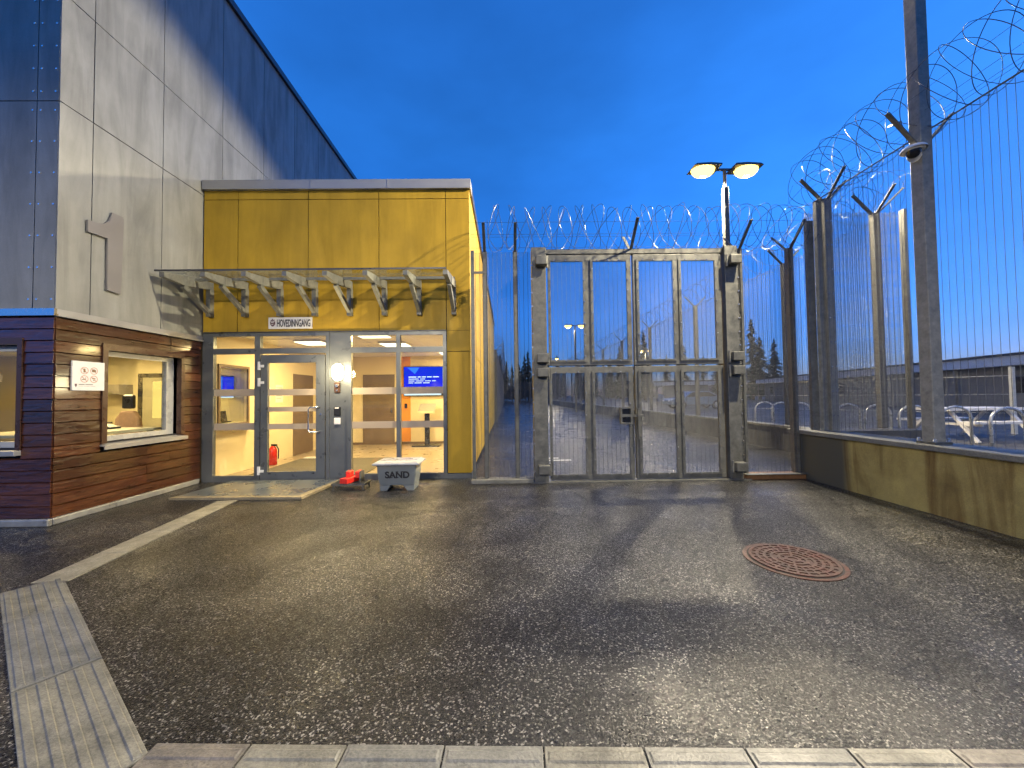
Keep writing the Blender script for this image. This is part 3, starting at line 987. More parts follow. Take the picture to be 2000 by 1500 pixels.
for x in (-7.6, -6.0):
    for y in (5.45, 6.55):
        MB().box(x - 0.03, x + 0.03, y - 0.03, y + 0.03, 0.022, 1.0).build('leg', M['steel'], dk)
ph = MB().prism([(-6.58, 1.042), (-6.36, 1.042), (-6.36, 1.07), (-6.58, 1.13)], lambda a, b_, t: (a, 6.25 + t, b_), 0.18).box(-6.59, -6.38, 6.27, 6.31, 1.125, 1.155).box(-6.5, -6.47, 6.27, 6.31, 1.07, 1.126)
tag(ph.build('desk_telephone', M['black']), 'dark desk telephone on the office desk', 'telephone')
d = empty('office_door', 'dark framed office door with bright yellow light panel on back wall', 'door')
MB().box(-9.05, -8.95, OY1 - 0.06, OY1 - 0.002, 0.02, 2.15).box(-8.15, -8.05, OY1 - 0.06, OY1 - 0.002, 0.02, 2.15).box(-8.95, -8.15, OY1 - 0.06, OY1 - 0.002, 2.05, 2.15).build('frame', M['black'], d)
MB().box(-8.95, -8.15, OY1 - 0.04, OY1 - 0.002, 0.02, 2.05).build('leaf', M['desk'], d)
MB().box(-8.70, -8.40, OY1 - 0.05, OY1 - 0.041, 1.05, 1.95).build('lit_pane', emit("lit_corridor", (1.0, 0.72, 0.18), 0.25), d)
nb_ = empty('notice_board', 'yellow lit notice board with dark top rail inside front window', 'board')
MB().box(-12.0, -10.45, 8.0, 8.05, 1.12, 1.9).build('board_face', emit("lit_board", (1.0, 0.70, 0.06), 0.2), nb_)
MB().box(-12.05, -10.40, 7.98, 8.05, 1.91, 2.08).build('top_rail', M['cabinet'], nb_)
MB().box(-11.3, -11.2, 8.06, 8.12, 0.02, 1.9).build('stand_post', M['cabinet'], nb_)

# notices pinned up in the foyer
for k, (y_, z_, w_, h_) in enumerate(((8.75, 1.45, 0.21, 0.30), (9.15, 1.40, 0.30, 0.42), (9.55, 1.55, 0.21, 0.15))):
    nt_ = empty('paper_notice', ['small white paper notice on the foyer wall above the extinguisher', 'larger framed notice on the foyer wall seen through the door', 'small landscape notice by the brown door on the foyer wall'][k], 'notice', group='foyer notices')
    MB().box(XF + 0.001, XF + 0.006, y_, y_ + w_, z_, z_ + h_).build('sheet', M['white'], nt_)
    pr = MB()
    for q in range(5):
        pr.box(XF + 0.0065, XF + 0.0075, y_ + 0.03, y_ + w_ * (0.9 - 0.12 * (q % 3)), z_ + h_ * (0.82 - q * 0.15), z_ + h_ * (0.82 - q * 0.15) + 0.008)
    pr.build('print', M['ink'], nt_)

# ------------------------------------------------------------------ glass canopy
cn = empty('glass_canopy', 'long clear glass door canopy on eight steel brackets under the ochre panels', 'canopy')
CZ0, CZ1, CYO = 3.66, 3.53, 6.0
for i in range(8):
    x = -5.37 + i * 0.6315
    b = MB()
    hw = 0.036
    yw, yo = AY - 0.012, CYO + 0.02
    zt = lambda y: CZ1 + (CZ0 - CZ1) * (y - CYO) / (AY - CYO) - 0.035
    arm = MB()
    ym = AY - 0.62
    arm.prism([(yo, zt(yo)), (yw, zt(yw)), (yw, zt(yw) - 0.135), (ym, zt(ym) - 0.15), (yo, zt(yo) - 0.075)], lambda a, c_, t: (x - hw + t, a, c_), 2 * hw)
    br = arm.build('bracket', M['galv_pale'], cn)
    MB().box(x - hw - 0.002, x + hw + 0.002, AY - 0.095, AY - 0.002, 3.0, zt(yw) - 0.137).build('wall_leg', M['galv_pale'], br)
    MB().bar((x, ym - 0.02, zt(ym) - 0.16), (x, AY - 0.075, 3.06), 0.06, 0.075).build('strut', M['galv_pale'], br)
    MB().box(x - hw - 0.006, x + hw + 0.006, ym + 0.02, ym + 0.05, zt(ym) - 0.153, zt(ym) - 0.002).build('splice_plate', M['galv_pale'], br)
    MB().box(x - 0.04, x + 0.04, AY - 0.098, AY - 0.0, 2.985, 3.045).build('foot_plate', M['galv_dark'], br)
for i in range(4):
    xa = -5.46 + i * 1.132
    MB().poly([(xa, CYO, CZ1 - 0.02), (xa + 1.126, CYO, CZ1 - 0.02), (xa + 1.126, AY - 0.01, CZ0 - 0.02), (xa, AY - 0.01, CZ0 - 0.02)]).poly(
        [(xa, CYO, CZ1 - 0.008), (xa, AY - 0.01, CZ0 - 0.008), (xa + 1.126, AY - 0.01, CZ0 - 0.008), (xa + 1.126, CYO, CZ1 - 0.008)]).build('glass_sheet', M['canopy_glass'], cn)
MB().box(-5.46, -0.93, CYO - 0.012, CYO - 0.001, CZ1 - 0.03, CZ1 - 0.004).build('edge_strip', M['flash_dark'], cn)
ymid = AY - 0.42
zmid = CZ1 + (CZ0 - CZ1) * (ymid - CYO) / (AY - CYO)
MB().box(-5.46, -0.95, ymid - 0.02, ymid + 0.02, zmid - 0.075, zmid - 0.0365 + 0.006).build('rail', M['galv_pale'], cn)
MB().box(-5.46, -0.93, AY - 0.05, AY - 0.002, CZ0 - 0.0, CZ0 + 0.03).build('wall_rail', M['galv_dark'], cn)

# ------------------------------------------------------------------ signs and fittings
def text_mesh(name, txt, size, mat, parent, org, ux, uy, sx=1.0, bold=0.0, depth=0.002):
    cu = bpy.data.curves.new(name, 'FONT')
    cu.body = txt
    cu.size = size
    cu.offset = bold
    cu.extrude = depth
    tmp = bpy.data.objects.new(name + "_src", cu)
    COL.objects.link(tmp)
    bpy.context.view_layer.update()
    dg = bpy.context.evaluated_depsgraph_get()
    me = bpy.data.meshes.new_from_object(tmp.evaluated_get(dg))
    bpy.data.objects.remove(tmp)
    ux, uy = Vector(ux), Vector(uy)
    uz = ux.cross(uy)
    for v in me.vertices:
        c_ = v.co.copy()
        v.co = Vector(org) + ux * c_.x * sx + uy * c_.y + uz * c_.z
    me.materials.clear()
    me.materials.append(mat)
    o = bpy.data.objects.new(name, me)
    COL.objects.link(o)
    o.parent = parent
    return o


sg = empty('entrance_sign', 'white sign reading HOVEDINNGANG above the glass door', 'sign')
MB().box(-4.33, -3.54, AY - 0.03, AY - 0.004, 2.765, 2.975).build('plate', M['sign_white'], sg, bevel=0.004)
text_mesh('lettering', 'HOVEDINNGANG', 0.185, M['ink'], sg, (-4.175, AY - 0.033, 2.803), (1, 0, 0), (0, 0, 1), 0.405, 0.003)
cr = MB()
P_ = lambda a, b_, t: (-4.25 + a, AY - 0.0335 + t, 2.87 + b_)
cr.prism([(-0.045, 0.03), (0.045, 0.03), (0.045, -0.02), (0.02, -0.055), (0, -0.065), (-0.02, -0.055), (-0.045, -0.02)], P_, 0.003)
cr.prism([(-0.035, 0.04), (0.035, 0.04), (0.03, 0.065), (0.012, 0.055), (0, 0.085), (-0.012, 0.055), (-0.03, 0.065)], P_, 0.003)
crest = cr.build('crest', M['crest'], sg)
MB().bar((-4.275, AY - 0.036, 2.875), (-4.225, AY - 0.036, 2.89), 0.003, 0.012).bar((-4.27, AY - 0.036, 2.84), (-4.235, AY - 0.036, 2.85), 0.003, 0.009).build('crest_bands', M['sign_white'], crest)

ps = empty('prohibition_sign', 'square pale sign with four ringed pictograms on the brown timber wall', 'sign')
PX = SX + 0.035
MB().box(SX + 0.015, PX, 4.945, 5.335, 1.635, 2.015).build('plate', M['sign_white'], ps)


def ring(mb, cy, cz, r, t):
    n = 24
    for k in range(n):
        a, b_ = 2 * math.pi * k / n, 2 * math.pi * (k + 1) / n
        mb.quad((PX + 0.002, cy + math.cos(a) * r, cz + math.sin(a) * r), (PX + 0.002, cy + math.cos(b_) * r, cz + math.sin(b_) * r),
                (PX + 0.002, cy + math.cos(b_) * (r - t), cz + math.sin(b_) * (r - t)), (PX + 0.002, cy + math.cos(a) * (r - t), cz + math.sin(a) * (r - t)))
    mb.bar((PX + 0.0015, cy - r * 0.66, cz + r * 0.66), (PX + 0.0015, cy + r * 0.66, cz - r * 0.66), 0.002, t * 0.8)


for k, (cy, cz) in enumerate(((5.085, 1.895), (5.20, 1.895), (5.085, 1.785), (5.20, 1.785))):
    rg = MB()
    ring(rg, cy, cz, 0.047, 0.007)
    r_ = rg.build('ring', M['ring'], ps)
    pc = MB()
    X = PX + 0.0005
    if k == 0:
        pc.box(PX, X, cy - 0.012, cy + 0.012, cz - 0.025, cz + 0.025)
    elif k == 1:
        pc.box(PX, X, cy - 0.025, cy + 0.025, cz - 0.016, cz + 0.014).box(PX, X, cy - 0.01, cy + 0.01, cz + 0.014, cz + 0.022)
    elif k == 2:
        pc.box(PX, X, cy - 0.028, cy + 0.02, cz - 0.012, cz - 0.002).box(PX, X, cy + 0.014, cy + 0.02, cz, cz + 0.024)
    else:
        pc.prism([(cy - 0.026, cz + 0.008), (cy, cz + 0.02), (cy + 0.026, cz + 0.008), (cy + 0.02, cz), (cy, cz + 0.01), (cy - 0.02, cz)], lambda a, b_, t: (PX + t, a, b_), 0.0005)
        pc.box(PX, X, cy - 0.006, cy + 0.006, cz - 0.022, cz - 0.008)
    pc.build('pictogram', M['pict'], r_)
t_ = MB()
for z, words_ in ((1.708, (0.07, 0.09)), (1.69, (0.05, 0.07, 0.06))):
    y = 5.02
    for w_ in words_:
        t_.box(PX, PX + 0.001, y, y + w_, z, z + (0.008 if z > 1.7 else 0.003))
        y += w_ + 0.01
t_.build('small_print', M['ink'], ps)
MB().prism([(4.975, 1.72), (5.0, 1.72), (5.0, 1.695), (4.9875, 1.675), (4.975, 1.695)], lambda a, b_, t: (PX + t, a, b_), 0.001).build('crest', M['crest'], ps)

one = [(5.088, 3.895), (5.091, 3.738), (5.343, 3.747), (5.349, 3.025), (5.538, 3.018), (5.564, 4.107), (5.548, 4.14), (5.40, 4.14), (5.385, 4.07), (5.359, 4.0), (5.293, 3.935), (5.208, 3.905)]
tag(MB().prism(list(reversed(one)), lambda a, b_, t: (SX + 0.012 + t, a, b_), 0.028).build('house_number', M['one']), 'large raised metal number 1 on the grey side wall', 'number')
# stand-off studs
ls = empty('bulkhead_lamp', 'lit oval white wall lamp on the grey panel beside the door', 'lamp')
ov = MB()
n = 20
cx, cz = -3.075, 1.96
pl = []
for k in range(n):
    t = 2 * math.pi * k / n
    e = 0.055
    zz = math.sin(t)
    pl.append((cx + math.cos(t) * 0.105, cz + zz * 0.105 + (e if zz > 0.001 else -e if zz < -0.001 else 0)))
ov.prism(list(reversed(pl)), lambda a, b_, t: (a, AY + 0.011 - t, b_), 0.03)
ov.build('back_ring', M['white'], ls)
op = MB()
rings = []
for s_, dy in ((0.9, 0.03), (0.9, 0.06), (0.75, 0.085), (0.4, 0.10), (0.05, 0.105)):
    rings.append([((cx + (a - cx) * s_), AY + 0.011 - dy, cz + (b_ - cz) * s_) for a, b_ in pl])
base_i = len(op.v)
for rr in rings:
    op.v += rr
for i in range(len(rings) - 1):
    for k in range(n):
        l = (k + 1) % n
        op.f.append((base_i + i * n + k, base_i + i * n + l, base_i + (i + 1) * n + l, base_i + (i + 1) * n + k))
op.f.append(tuple(base_i + (len(rings) - 1) * n + k for k in range(n)))
op.build('opal_cover', M_BULK, ls, smooth=True)
pl_ = bpy.data.lights.new('bulkhead_light', 'POINT')
pl_.energy = 15.0
pl_.color = (1.0, 0.80, 0.45)
pl_.shadow_soft_size = 0.08
po = bpy.data.objects.new('bulkhead_light', pl_)
po.location = (cx, AY - 0.5, cz)
COL.objects.link(po)
po.parent = ls

ic = empty('intercom', 'dark intercom with round lens below the lit wall lamp', 'intercom')
MB().box(-3.145, -3.04, AY - 0.02, AY + 0.0115, 1.585, 1.775).build('casing', M['frame_brown'], ic, bevel=0.01)
MB().disc((-3.092, AY - 0.02, 1.715), (0, -1, 0), 0.03, 0.025, 16).build('lens', M['steel'], ic)
MB().disc((-3.092, AY - 0.02, 1.63), (0, -1, 0), 0.015, 0.012, 12).build('button', M['steel'], ic)
crd = empty('card_reader', 'small black card reader with lit top edge beside the door', 'reader')
MB().box(-3.145, -3.035, AY - 0.03, AY + 0.0115, 1.17, 1.33).build('casing', M['black'], crd, bevel=0.008)
MB().box(-3.125, -3.055, AY - 0.033, AY - 0.03, 1.30, 1.32).build('indicator', M['white'], crd)
dbx = empty('door_button', 'small white square door opener switch under the card reader', 'switch')
MB().box(-3.145, -3.035, AY - 0.025, AY + 0.0115, 1.01, 1.13).build('casing', M['white'], dbx, bevel=0.008)
MB().box(-3.13, -3.05, AY - 0.03, AY - 0.0255, 1.025, 1.115).build('rocker', M['white'], dbx, bevel=0.004)

# entrance plate
ep = empty('entrance_landing', 'wet grey entrance plate with tan stone edge before the glass door', 'landing')
MB().prism([(-5.02, 5.93), (-3.15, 5.85), (-3.02, 6.98), (-4.93, 6.98)], lambda a, b_, t: (a, b_, 0.004 + t), 0.032).build('plate', M['mat_plate'], ep)
MB().prism([(-5.05, 5.83), (-3.05, 5.75), (-3.148, 5.845), (-5.02, 5.925)], lambda a, b_, t: (a, b_, 0.003 + t), 0.036).build('edge_stone', M['mat_edge'], ep)
MB().prism([(-3.05, 5.752), (-2.93, 6.97), (-3.015, 6.975), (-3.145, 5.85)], lambda a, b_, t: (a, b_, 0.003 + t), 0.036).build('edge_stone', M['mat_edge'], ep)

# sand bin
sb = empty('sand_bin', 'grey plastic grit bin lettered SAND standing before the glazed front', 'bin')
bx, by = -1.77, 6.36
b = MB()
def ringpts(w, d_, z):
    return [(bx - w, by - d_, z), (bx + w, by - d_, z), (bx + w, by + d_, z), (bx - w, by + d_, z)]
lv = [ringpts(0.275, 0.175, 0.10), ringpts(0.305, 0.20, 0.32), ringpts(0.31, 0.205, 0.47)]
for L in lv:
    b.v += L
for i in range(2):
    for k in range(4):
        l = (k + 1) % 4
        b.f.append((i * 4 + k, i * 4 + l, (i + 1) * 4 + l, (i + 1) * 4 + k))
b.f.append((3, 2, 1, 0))
b.build('tub', M['bin'], sb, bevel=0.015)
for sx in (-1, 1):
    ft = MB()
    ft.prism([(0.10, 0.102), (0.278, 0.102), (0.265, 0.0), (0.16, 0.0)] if sx > 0 else [(-0.278, 0.102), (-0.10, 0.102), (-0.16, 0.0), (-0.265, 0.0)],
             lambda a, b_, t: (bx + a, by - 0.172 + t, b_), 0.344)
    ft.build('foot', M['bin'], sb, bevel=0.008)
MB().box(bx - 0.315, bx + 0.315, by - 0.21, by + 0.21, 0.468, 0.482).build('seal', M['black'], sb)
ld = MB()
lv = [ringpts(0.37, 0.26, 0.484), ringpts(0.37, 0.26, 0.515), ringpts(0.31, 0.21, 0.55)]
for L in lv:
    ld.v += L
for i in range(2):
    for k in range(4):
        l = (k + 1) % 4
        ld.f.append((i * 4 + k, i * 4 + l, (i + 1) * 4 + l, (i + 1) * 4 + k))
ld.f += [(3, 2, 1, 0), (8, 9, 10, 11)]
lid = ld.build('lid', M['bin_lid'], sb, bevel=0.008)
lt_ = text_mesh('lettering', 'SAND', 0.17, M['ink'], sb, (bx - 0.18, by - 0.1945, 0.245), (1, 0, 0), (0, -0.09, 0.996), 0.86, 0.006)
sf = MB()
for (x0, x1, z) in ((-0.185, -0.155, 0.335), (-0.10, -0.065, 0.245), (-0.035, 0.0, 0.245), (0.0, 0.03, 0.245), (0.0, 0.03, 0.352), (0.075, 0.105, 0.352), (0.11, 0.135, 0.245), (0.11, 0.135, 0.352)):
    sf.box(bx + x0, bx + x1, by - 0.1965 - (z - 0.245) * 0.10, by - 0.17, z, z + 0.014)
sf.build('letter_serifs', M['ink'], sb)
tw = MB()
for (x, y, r) in ((-0.06, -0.02, 0.4), (0.14, 0.08, 1.2), (0.2, 0.02, 2.0), (-0.16, 0.1, 0.1)):
    tw.bar((bx + x, by + y, 0.4765), (bx + x + 0.04 * math.cos(r), by + y + 0.04 * math.sin(r), 0.4765), 0.012, 0.005)
sb.scale = (1, 1, 0.86)
tag(tw.build('leaf_litter', M['rust_dark']), 'few dark leaf scraps on the sand bin lid', 'leaves', kind='stuff')

# boot scraper
bs = empty('boot_scraper', 'galvanised boot scraper grid with three bright red brushes', 'boot scraper')
sxm, sym = -2.58, 6.42
gm = MB()
gm.box(sxm - 0.36, sxm + 0.30, sym - 0.17, sym - 0.15, 0.085, 0.12).box(sxm - 0.36, sxm + 0.30, sym + 0.17, sym + 0.19, 0.085, 0.12)
gm.box(sxm - 0.36, sxm - 0.34, sym - 0.15, sym + 0.17, 0.085, 0.12).box(sxm + 0.28, sxm + 0.30, sym - 0.15, sym + 0.17, 0.085, 0.12)
gr = gm.build('grid_frame', M['galv'], bs)
for k in range(14):
    x = sxm - 0.32 + k * 0.045
    MB().box(x, x + 0.006, sym - 0.15, sym + 0.17, 0.088, 0.116).build('grid_bar', M['galv'], gr)
for k in range(6):
    y = sym - 0.11 + k * 0.05
    MB().box(sxm - 0.34, sxm + 0.28, y, y + 0.004, 0.09, 0.114).build('grid_bar', M['galv'], gr)
for dx, dy in ((-0.33, -0.16), (0.27, -0.16), (-0.33, 0.17), (0.27, 0.17)):
    MB().bar((sxm + dx, sym + dy, 0.0), (sxm + dx * 0.93, sym + dy, 0.09), 0.025, 0.02, (0, 1, 0)).build('leg', M['galv'], bs)
for side, dx in ((-1, -0.14), (1, 0.16)):
    u = MB().box(sxm + dx - 0.012, sxm + dx + 0.012, sym - 0.05, sym + 0.16, 0.12, 0.33)
    u.build('side_plate', M['galv_dark'], bs)
    br = MB().box(sxm + dx - (0.015 if side > 0 else -0.015) - (0.085 if side > 0 else 0), sxm + dx - (0.015 if side > 0 else -0.015) + (0 if side > 0 else 0.085), sym - 0.05, sym + 0.15, 0.20, 0.325)
    br.build('brush', M['red'], bs, bevel=0.012)
MB().prism([(-0.20, -0.16), (-0.03, -0.20), (0.09, 0.12), (-0.05, 0.14)], lambda a, b_, t: (sxm + a, sym + b_, 0.121 + t), 0.10).build('brush', M['red'], bs, bevel=0.012)

bs.scale = (0.82, 0.82, 0.86)
bs.location = (sxm * 0.18 + 0.02, sym * 0.18, 0)

# ------------------------------------------------------------------ tactile guide paving
def place_strip(name, label, a, b, width, length, n_rib, mats, ox=0.0):
    """slabs laid end to end from a towards b, ribs along the run"""
    t = tag(bpy.data.objects.new(name, None), label, 'paving')
    COL.objects.link(t)
    a, b = Vector((*a, 0)), Vector((*b, 0))
    d = (b - a)
    L = d.length
    d.normalize()
    s = Vector((-d.y, d.x, 0))
    k = 0
    pos = 0.0
    while pos < L - 0.02:
        l = min(length, L - pos)
        p0 = a + d * (pos + 0.004)
        l -= 0.008
        dz = random.uniform(0.0, 0.004)
        T = lambda u, v, z: tuple(p0 + d * u + s * (v + ox) + Vector((0, 0, z + dz)))
        m = MB()
        h0 = 0.008
        for q in (((0, -width / 2), (l, -width / 2), (l, width / 2), (0, width / 2)),):
            n = len(m.v)
            m.v += [T(u, v, -0.02) for u, v in q] + [T(u, v, h0) for u, v in q]
            m.f += [tuple(n + i for i in w_) for w_ in ((0, 3, 2, 1), (4, 5, 6, 7), (0, 1, 5, 4), (1, 2, 6, 5), (2, 3, 7, 6), (3, 0, 4, 7))]
        sl = m.build('slab', random.choice(mats), t, bevel=0.003)
        for r in range(n_rib):
            v = -width / 2 + width * (r + 0.5) / n_rib
            rm = MB()
            hw = width / n_rib * 0.27
            e = 0.012
            n = len(rm.v)
            rm.v += [T(e, v - hw, h0 + 0.0006), T(l - e, v - hw, h0 + 0.0006), T(l - e, v + hw, h0 + 0.0006), T(e, v + hw, h0 + 0.0006),
                     T(e + .008, v - hw * .7, h0 + 0.0055), T(l - e - .008, v - hw * .7, h0 + 0.0055), T(l - e - .008, v + hw * .7, h0 + 0.0055), T(e + .008, v + hw * .7, h0 + 0.0055)]
            rm.f += [tuple(n + i for i in w_) for w_ in ((4, 5, 6, 7), (0, 1, 5, 4), (1, 2, 6, 5), (2, 3, 7, 6), (3, 0, 4, 7))]
            rm.build('rib', sl.data.materials[0], sl)
        pos += length
        k += 1
    return t


SL = [M['slab'], M['slab_b'], M['slab_c']]
place_strip('tactile_paving', 'ribbed pale guide slabs running from the bottom left corner to the bend', (-1.62, 1.55), (-3.88, 3.225), 0.325, 1.05, 5, SL)
place_strip('tactile_paving', 'narrow smooth pale slab strip running from the bend to the entrance landing', (-3.80, 3.27), (-4.12, 5.74), 0.27, 0.6, 0, [M['slab_strip']])
place_strip('tactile_paving', 'pale slab strip running along the bottom edge of the picture', (-1.55, 1.535), (3.4, 1.355), 0.40, 0.42, 4, SL)

# tar-filled cracks in the asphalt
rngc = random.Random(11)
gr_o = bpy.data.objects['ground']
for pts_ in ([(2.86, 3.25), (3.3, 3.05), (3.9, 2.86), (4.6, 2.78), (5.1, 2.6)], [(0.9, 6.5), (1.1, 5.4), (0.8, 4.4), (1.15, 3.2), (0.95, 2.2)],
             [(-2.2, 5.6), (-1.2, 5.1), (0.1, 5.0), (0.9, 4.75)]):
    ck = MB()
    prev = None
    for a_, b_ in zip(pts_[:-1], pts_[1:]):
        for q in range(12):
            f_ = q / 12
            x_ = a_[0] + (b_[0] - a_[0]) * f_ + rngc.uniform(-0.03, 0.03)
            y_ = a_[1] + (b_[1] - a_[1]) * f_ + rngc.uniform(-0.03, 0.03)
            w_ = rngc.uniform(0.002, 0.007)
            dx_, dy_ = b_[0] - a_[0], b_[1] - a_[1]
            L_ = math.hypot(dx_, dy_)
            cur = ((x_ - dy_ / L_ * w_, y_ + dx_ / L_ * w_, 0.0025), (x_ + dy_ / L_ * w_, y_ - dx_ / L_ * w_, 0.0025))
            if prev:
                ck.quad(prev[0], prev[1], cur[1], cur[0])
            prev = cur
    ck.build('crack', M['dark_gap'], gr_o)

# manhole
mh = empty('manhole_cover', 'rusty round cast iron manhole cover in the wet asphalt', 'manhole cover')
mx, my = 2.52, 3.42
MB().tube([(mx, my, -0.01), (mx, my, 0.006)], 0.385, 40).build('frame_ring', M['rust'], mh)
MB().tube([(mx, my, 0.0062), (mx, my, 0.0072)], 0.352, 40).build('gap', M['dark_gap'], mh)
MB().tube([(mx, my, 0.0075), (mx, my, 0.009)], 0.338, 40).build('cover', M['rust_dark'], mh)
st = MB()
for r in (0.325, 0.27, 0.215, 0.16, 0.105, 0.05):
    n = 40
    w_ = 0.012
    for k in range(n):
        a0, a1 = 2 * math.pi * k / n, 2 * math.pi * (k + 1) / n
        ps_ = [(math.cos(a0) * (r - w_), math.sin(a0) * (r - w_)), (math.cos(a1) * (r - w_), math.sin(a1) * (r - w_)), (math.cos(a1) * (r + w_), math.sin(a1) * (r + w_)), (math.cos(a0) * (r + w_), math.sin(a0) * (r + w_))]
        st.prism([(mx + p[0], my + p[1]) for p in ps_], lambda a, b_, t: (a, b_, 0.0095 + t), 0.007)
for k in range(24):
    a0 = 2 * math.pi * k / 24
    r0 = 0.06 if k % 4 == 0 else 0.17
    st.bar((mx + math.cos(a0) * r0, my + math.sin(a0) * r0, 0.013), (mx + math.cos(a0) * 0.32, my + math.sin(a0) * 0.32, 0.013), 0.018, 0.006)
st.build('rib_pattern', M['rust'], mh)

# ------------------------------------------------------------------ retaining walls
rw = empty('retaining_wall', 'low ochre stained concrete retaining wall along the right edge', 'wall')
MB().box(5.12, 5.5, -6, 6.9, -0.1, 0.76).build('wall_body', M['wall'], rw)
MB().box(5.08, 5.62, -6, 6.95, 0.762, 0.83).build('cap', M['cap'], rw, bevel=0.01)
rw2 = empty('retaining_wall', 'dark low concrete wall under the fence behind the gate', 'wall')
MB().box(7.02, 7.35, 6.95, 75, -0.1, 0.58).build('wall_body', M['wall_dark'], rw2)
MB().box(6.98, 7.4, 6.95, 75, 0.582, 0.64).build('cap', M['cap'], rw2)
MB().box(5.5, 7.4, 6.6, 6.95, 0.0, 0.80).build('return_wall', M['wall_dark'], rw2)
kb = empty('sill_beam', 'rust brown sill beam under the mesh bay right of the gate', 'beam')
MB().box(4.08, 5.11, 6.55, 6.78, 0.0, 0.09).build('beam', M['timber'], kb, bevel=0.01)
MB().box(4.06, 5.11, 6.5, 6.62, 0.0905, 0.1).build('cover_plate', M['galv_dark'], kb)
kb2 = MB().box(-0.62, 0.44, 6.55, 6.78, 0.0, 0.07)
tag(kb2.build('base_strip', M['cap'], bevel=0.008), 'pale wet concrete base strip under the mesh bay left of the gate', 'kerb')

# ------------------------------------------------------------------ fences
def mesh_panel(parent, a, b, z0, z1, hs=0.0127, vs=0.0762, r=0.0012, rv=0.0028, name='mesh_panel', mat=None):
    """close welded mesh between two ground points"""
    m = MB()
    a, b = Vector(a), Vector(b)
    L = (b - a).length
    d = (b - a) / L
    nz = int((z1 - z0) / hs)
    for i in range(nz + 1):
        z = z0 + i * hs
        m.wire((a.x, a.y, z), (b.x, b.y, z), r)
    nv = int(L / vs)
    for i in range(nv + 1):
        p = a + d * (i * vs)
        m.wire((p.x, p.y, z0), (p.x, p.y, z1), rv)
    return m.build(name, mat or M['wire'], parent, kind='stuff')


def y_post(parent, x, y, z0, z1, w, dirs, mat, arm_len=0.52, name='post', thick=None):
    """square post with cranked arms; dirs = list of horizontal unit vectors"""
    p = MB().box(x - w / 2, x + w / 2, y - (thick or w) / 2, y + (thick or w) / 2, z0, z1).build(name, mat, parent)
    for dx, dy in dirs:
        a = Vector((x + dx * w * 0.4, y + dy * w * 0.4, z1 - 0.02))
        b = a + Vector((dx * arm_len * 0.70, dy * arm_len * 0.70, arm_len * 0.72))
        MB().bar(a, b, 0.05, 0.014, (dx * -0.7, dy * -0.7, 0.7)).bar(a + Vector((-dy * 0.022, dx * 0.022, 0.012)), b + Vector((-dy * 0.022, dx * 0.022, 0.012)), 0.006, 0.03, (dx * -0.7, dy * -0.7, 0.7)).build('arm', M['galv_dark'], p)
    # clamp bolts
    bl = MB()
    zz = z0 + 0.25
    while zz < z1 - 0.1:
        for sx in (-1, 1):
            bl.box(x + sx * w * 0.28 - 0.009, x + sx * w * 0.28 + 0.009, y - (thick or w) / 2 - 0.012, y - (thick or w) / 2 - 0.001, zz - 0.009, zz + 0.009)
        zz += 0.42
    bl.build('bolts', M['screw'], p, kind='stuff')
    return p


def line_wires(parent, a, b, offs, z):
    for (ox, oy, oz) in offs:
        MB().wire((a[0] + ox, a[1] + oy, z + oz), (b[0] + ox, b[1] + oy, z + oz), 0.0022).build('line_wire', M['razor'], parent)


def coil(label, a, b, zc, rad, pitch, seg=30, r=0.0028, barb=0.075, squash=1.0, lean=0.24, name='razor_wire', bscale=1.0):
    """two-handed concertina coil between two points"""
    a, b = Vector((a[0], a[1], zc)), Vector((b[0], b[1], zc))
    L = (b - a).length
    d = (b - a) / L
    s = Vector((-d.y, d.x, 0))
    turns = L / pitch
    m = MB()
    rng = random.Random(len(label) * 7 + 3)
    for hand in (1, -1):
        pts = []
        n = int(turns * seg)
        for i in range(n + 1):
            t = i / seg
            th = 2 * math.pi * t * hand + (0.9 if hand < 0 else 0)
            k = t
            rr = rad * (1 + 0.05 * math.sin(k * 2.3 + hand) + 0.04 * math.sin(th * 0.37))
            u = pitch * t + lean * math.sin(th + 0.5 * math.sin(k * 1.7)) * hand
            u = min(max(u, 0), L)
            pts.append(a + d * u + s * (math.cos(th) * rr) + Vector((0, 0, math.sin(th) * rr * squash + 0.02 * math.sin(t * 1.3))))
        m.tube(pts, r, 4, caps=False)
        acc = 0
        for i in range(1, len(pts)):
            q = pts[i] - pts[i - 1]
            acc += q.length
            if acc > barb:
                acc = 0
                e = q.normalized()
                o = e.orthogonal().normalized()
                c_ = pts[i]
                w_, h_ = 0.016 * bscale, 0.009 * bscale
                m.quad(c_ - e * w_ - o * h_, c_ + o * 0.001, c_ + e * w_ - o * h_, c_ + e * 0.0 - o * 0.001)
                m.quad(c_ - e * w_ + o * h_, c_ - o * 0.001, c_ + e * w_ + o * h_, c_ + o * 0.001)
    o = m.build(name, M['razor'])
    tag(o, label, 'razor wire', 'razor wire coils')
    return o


FGY = 6.65
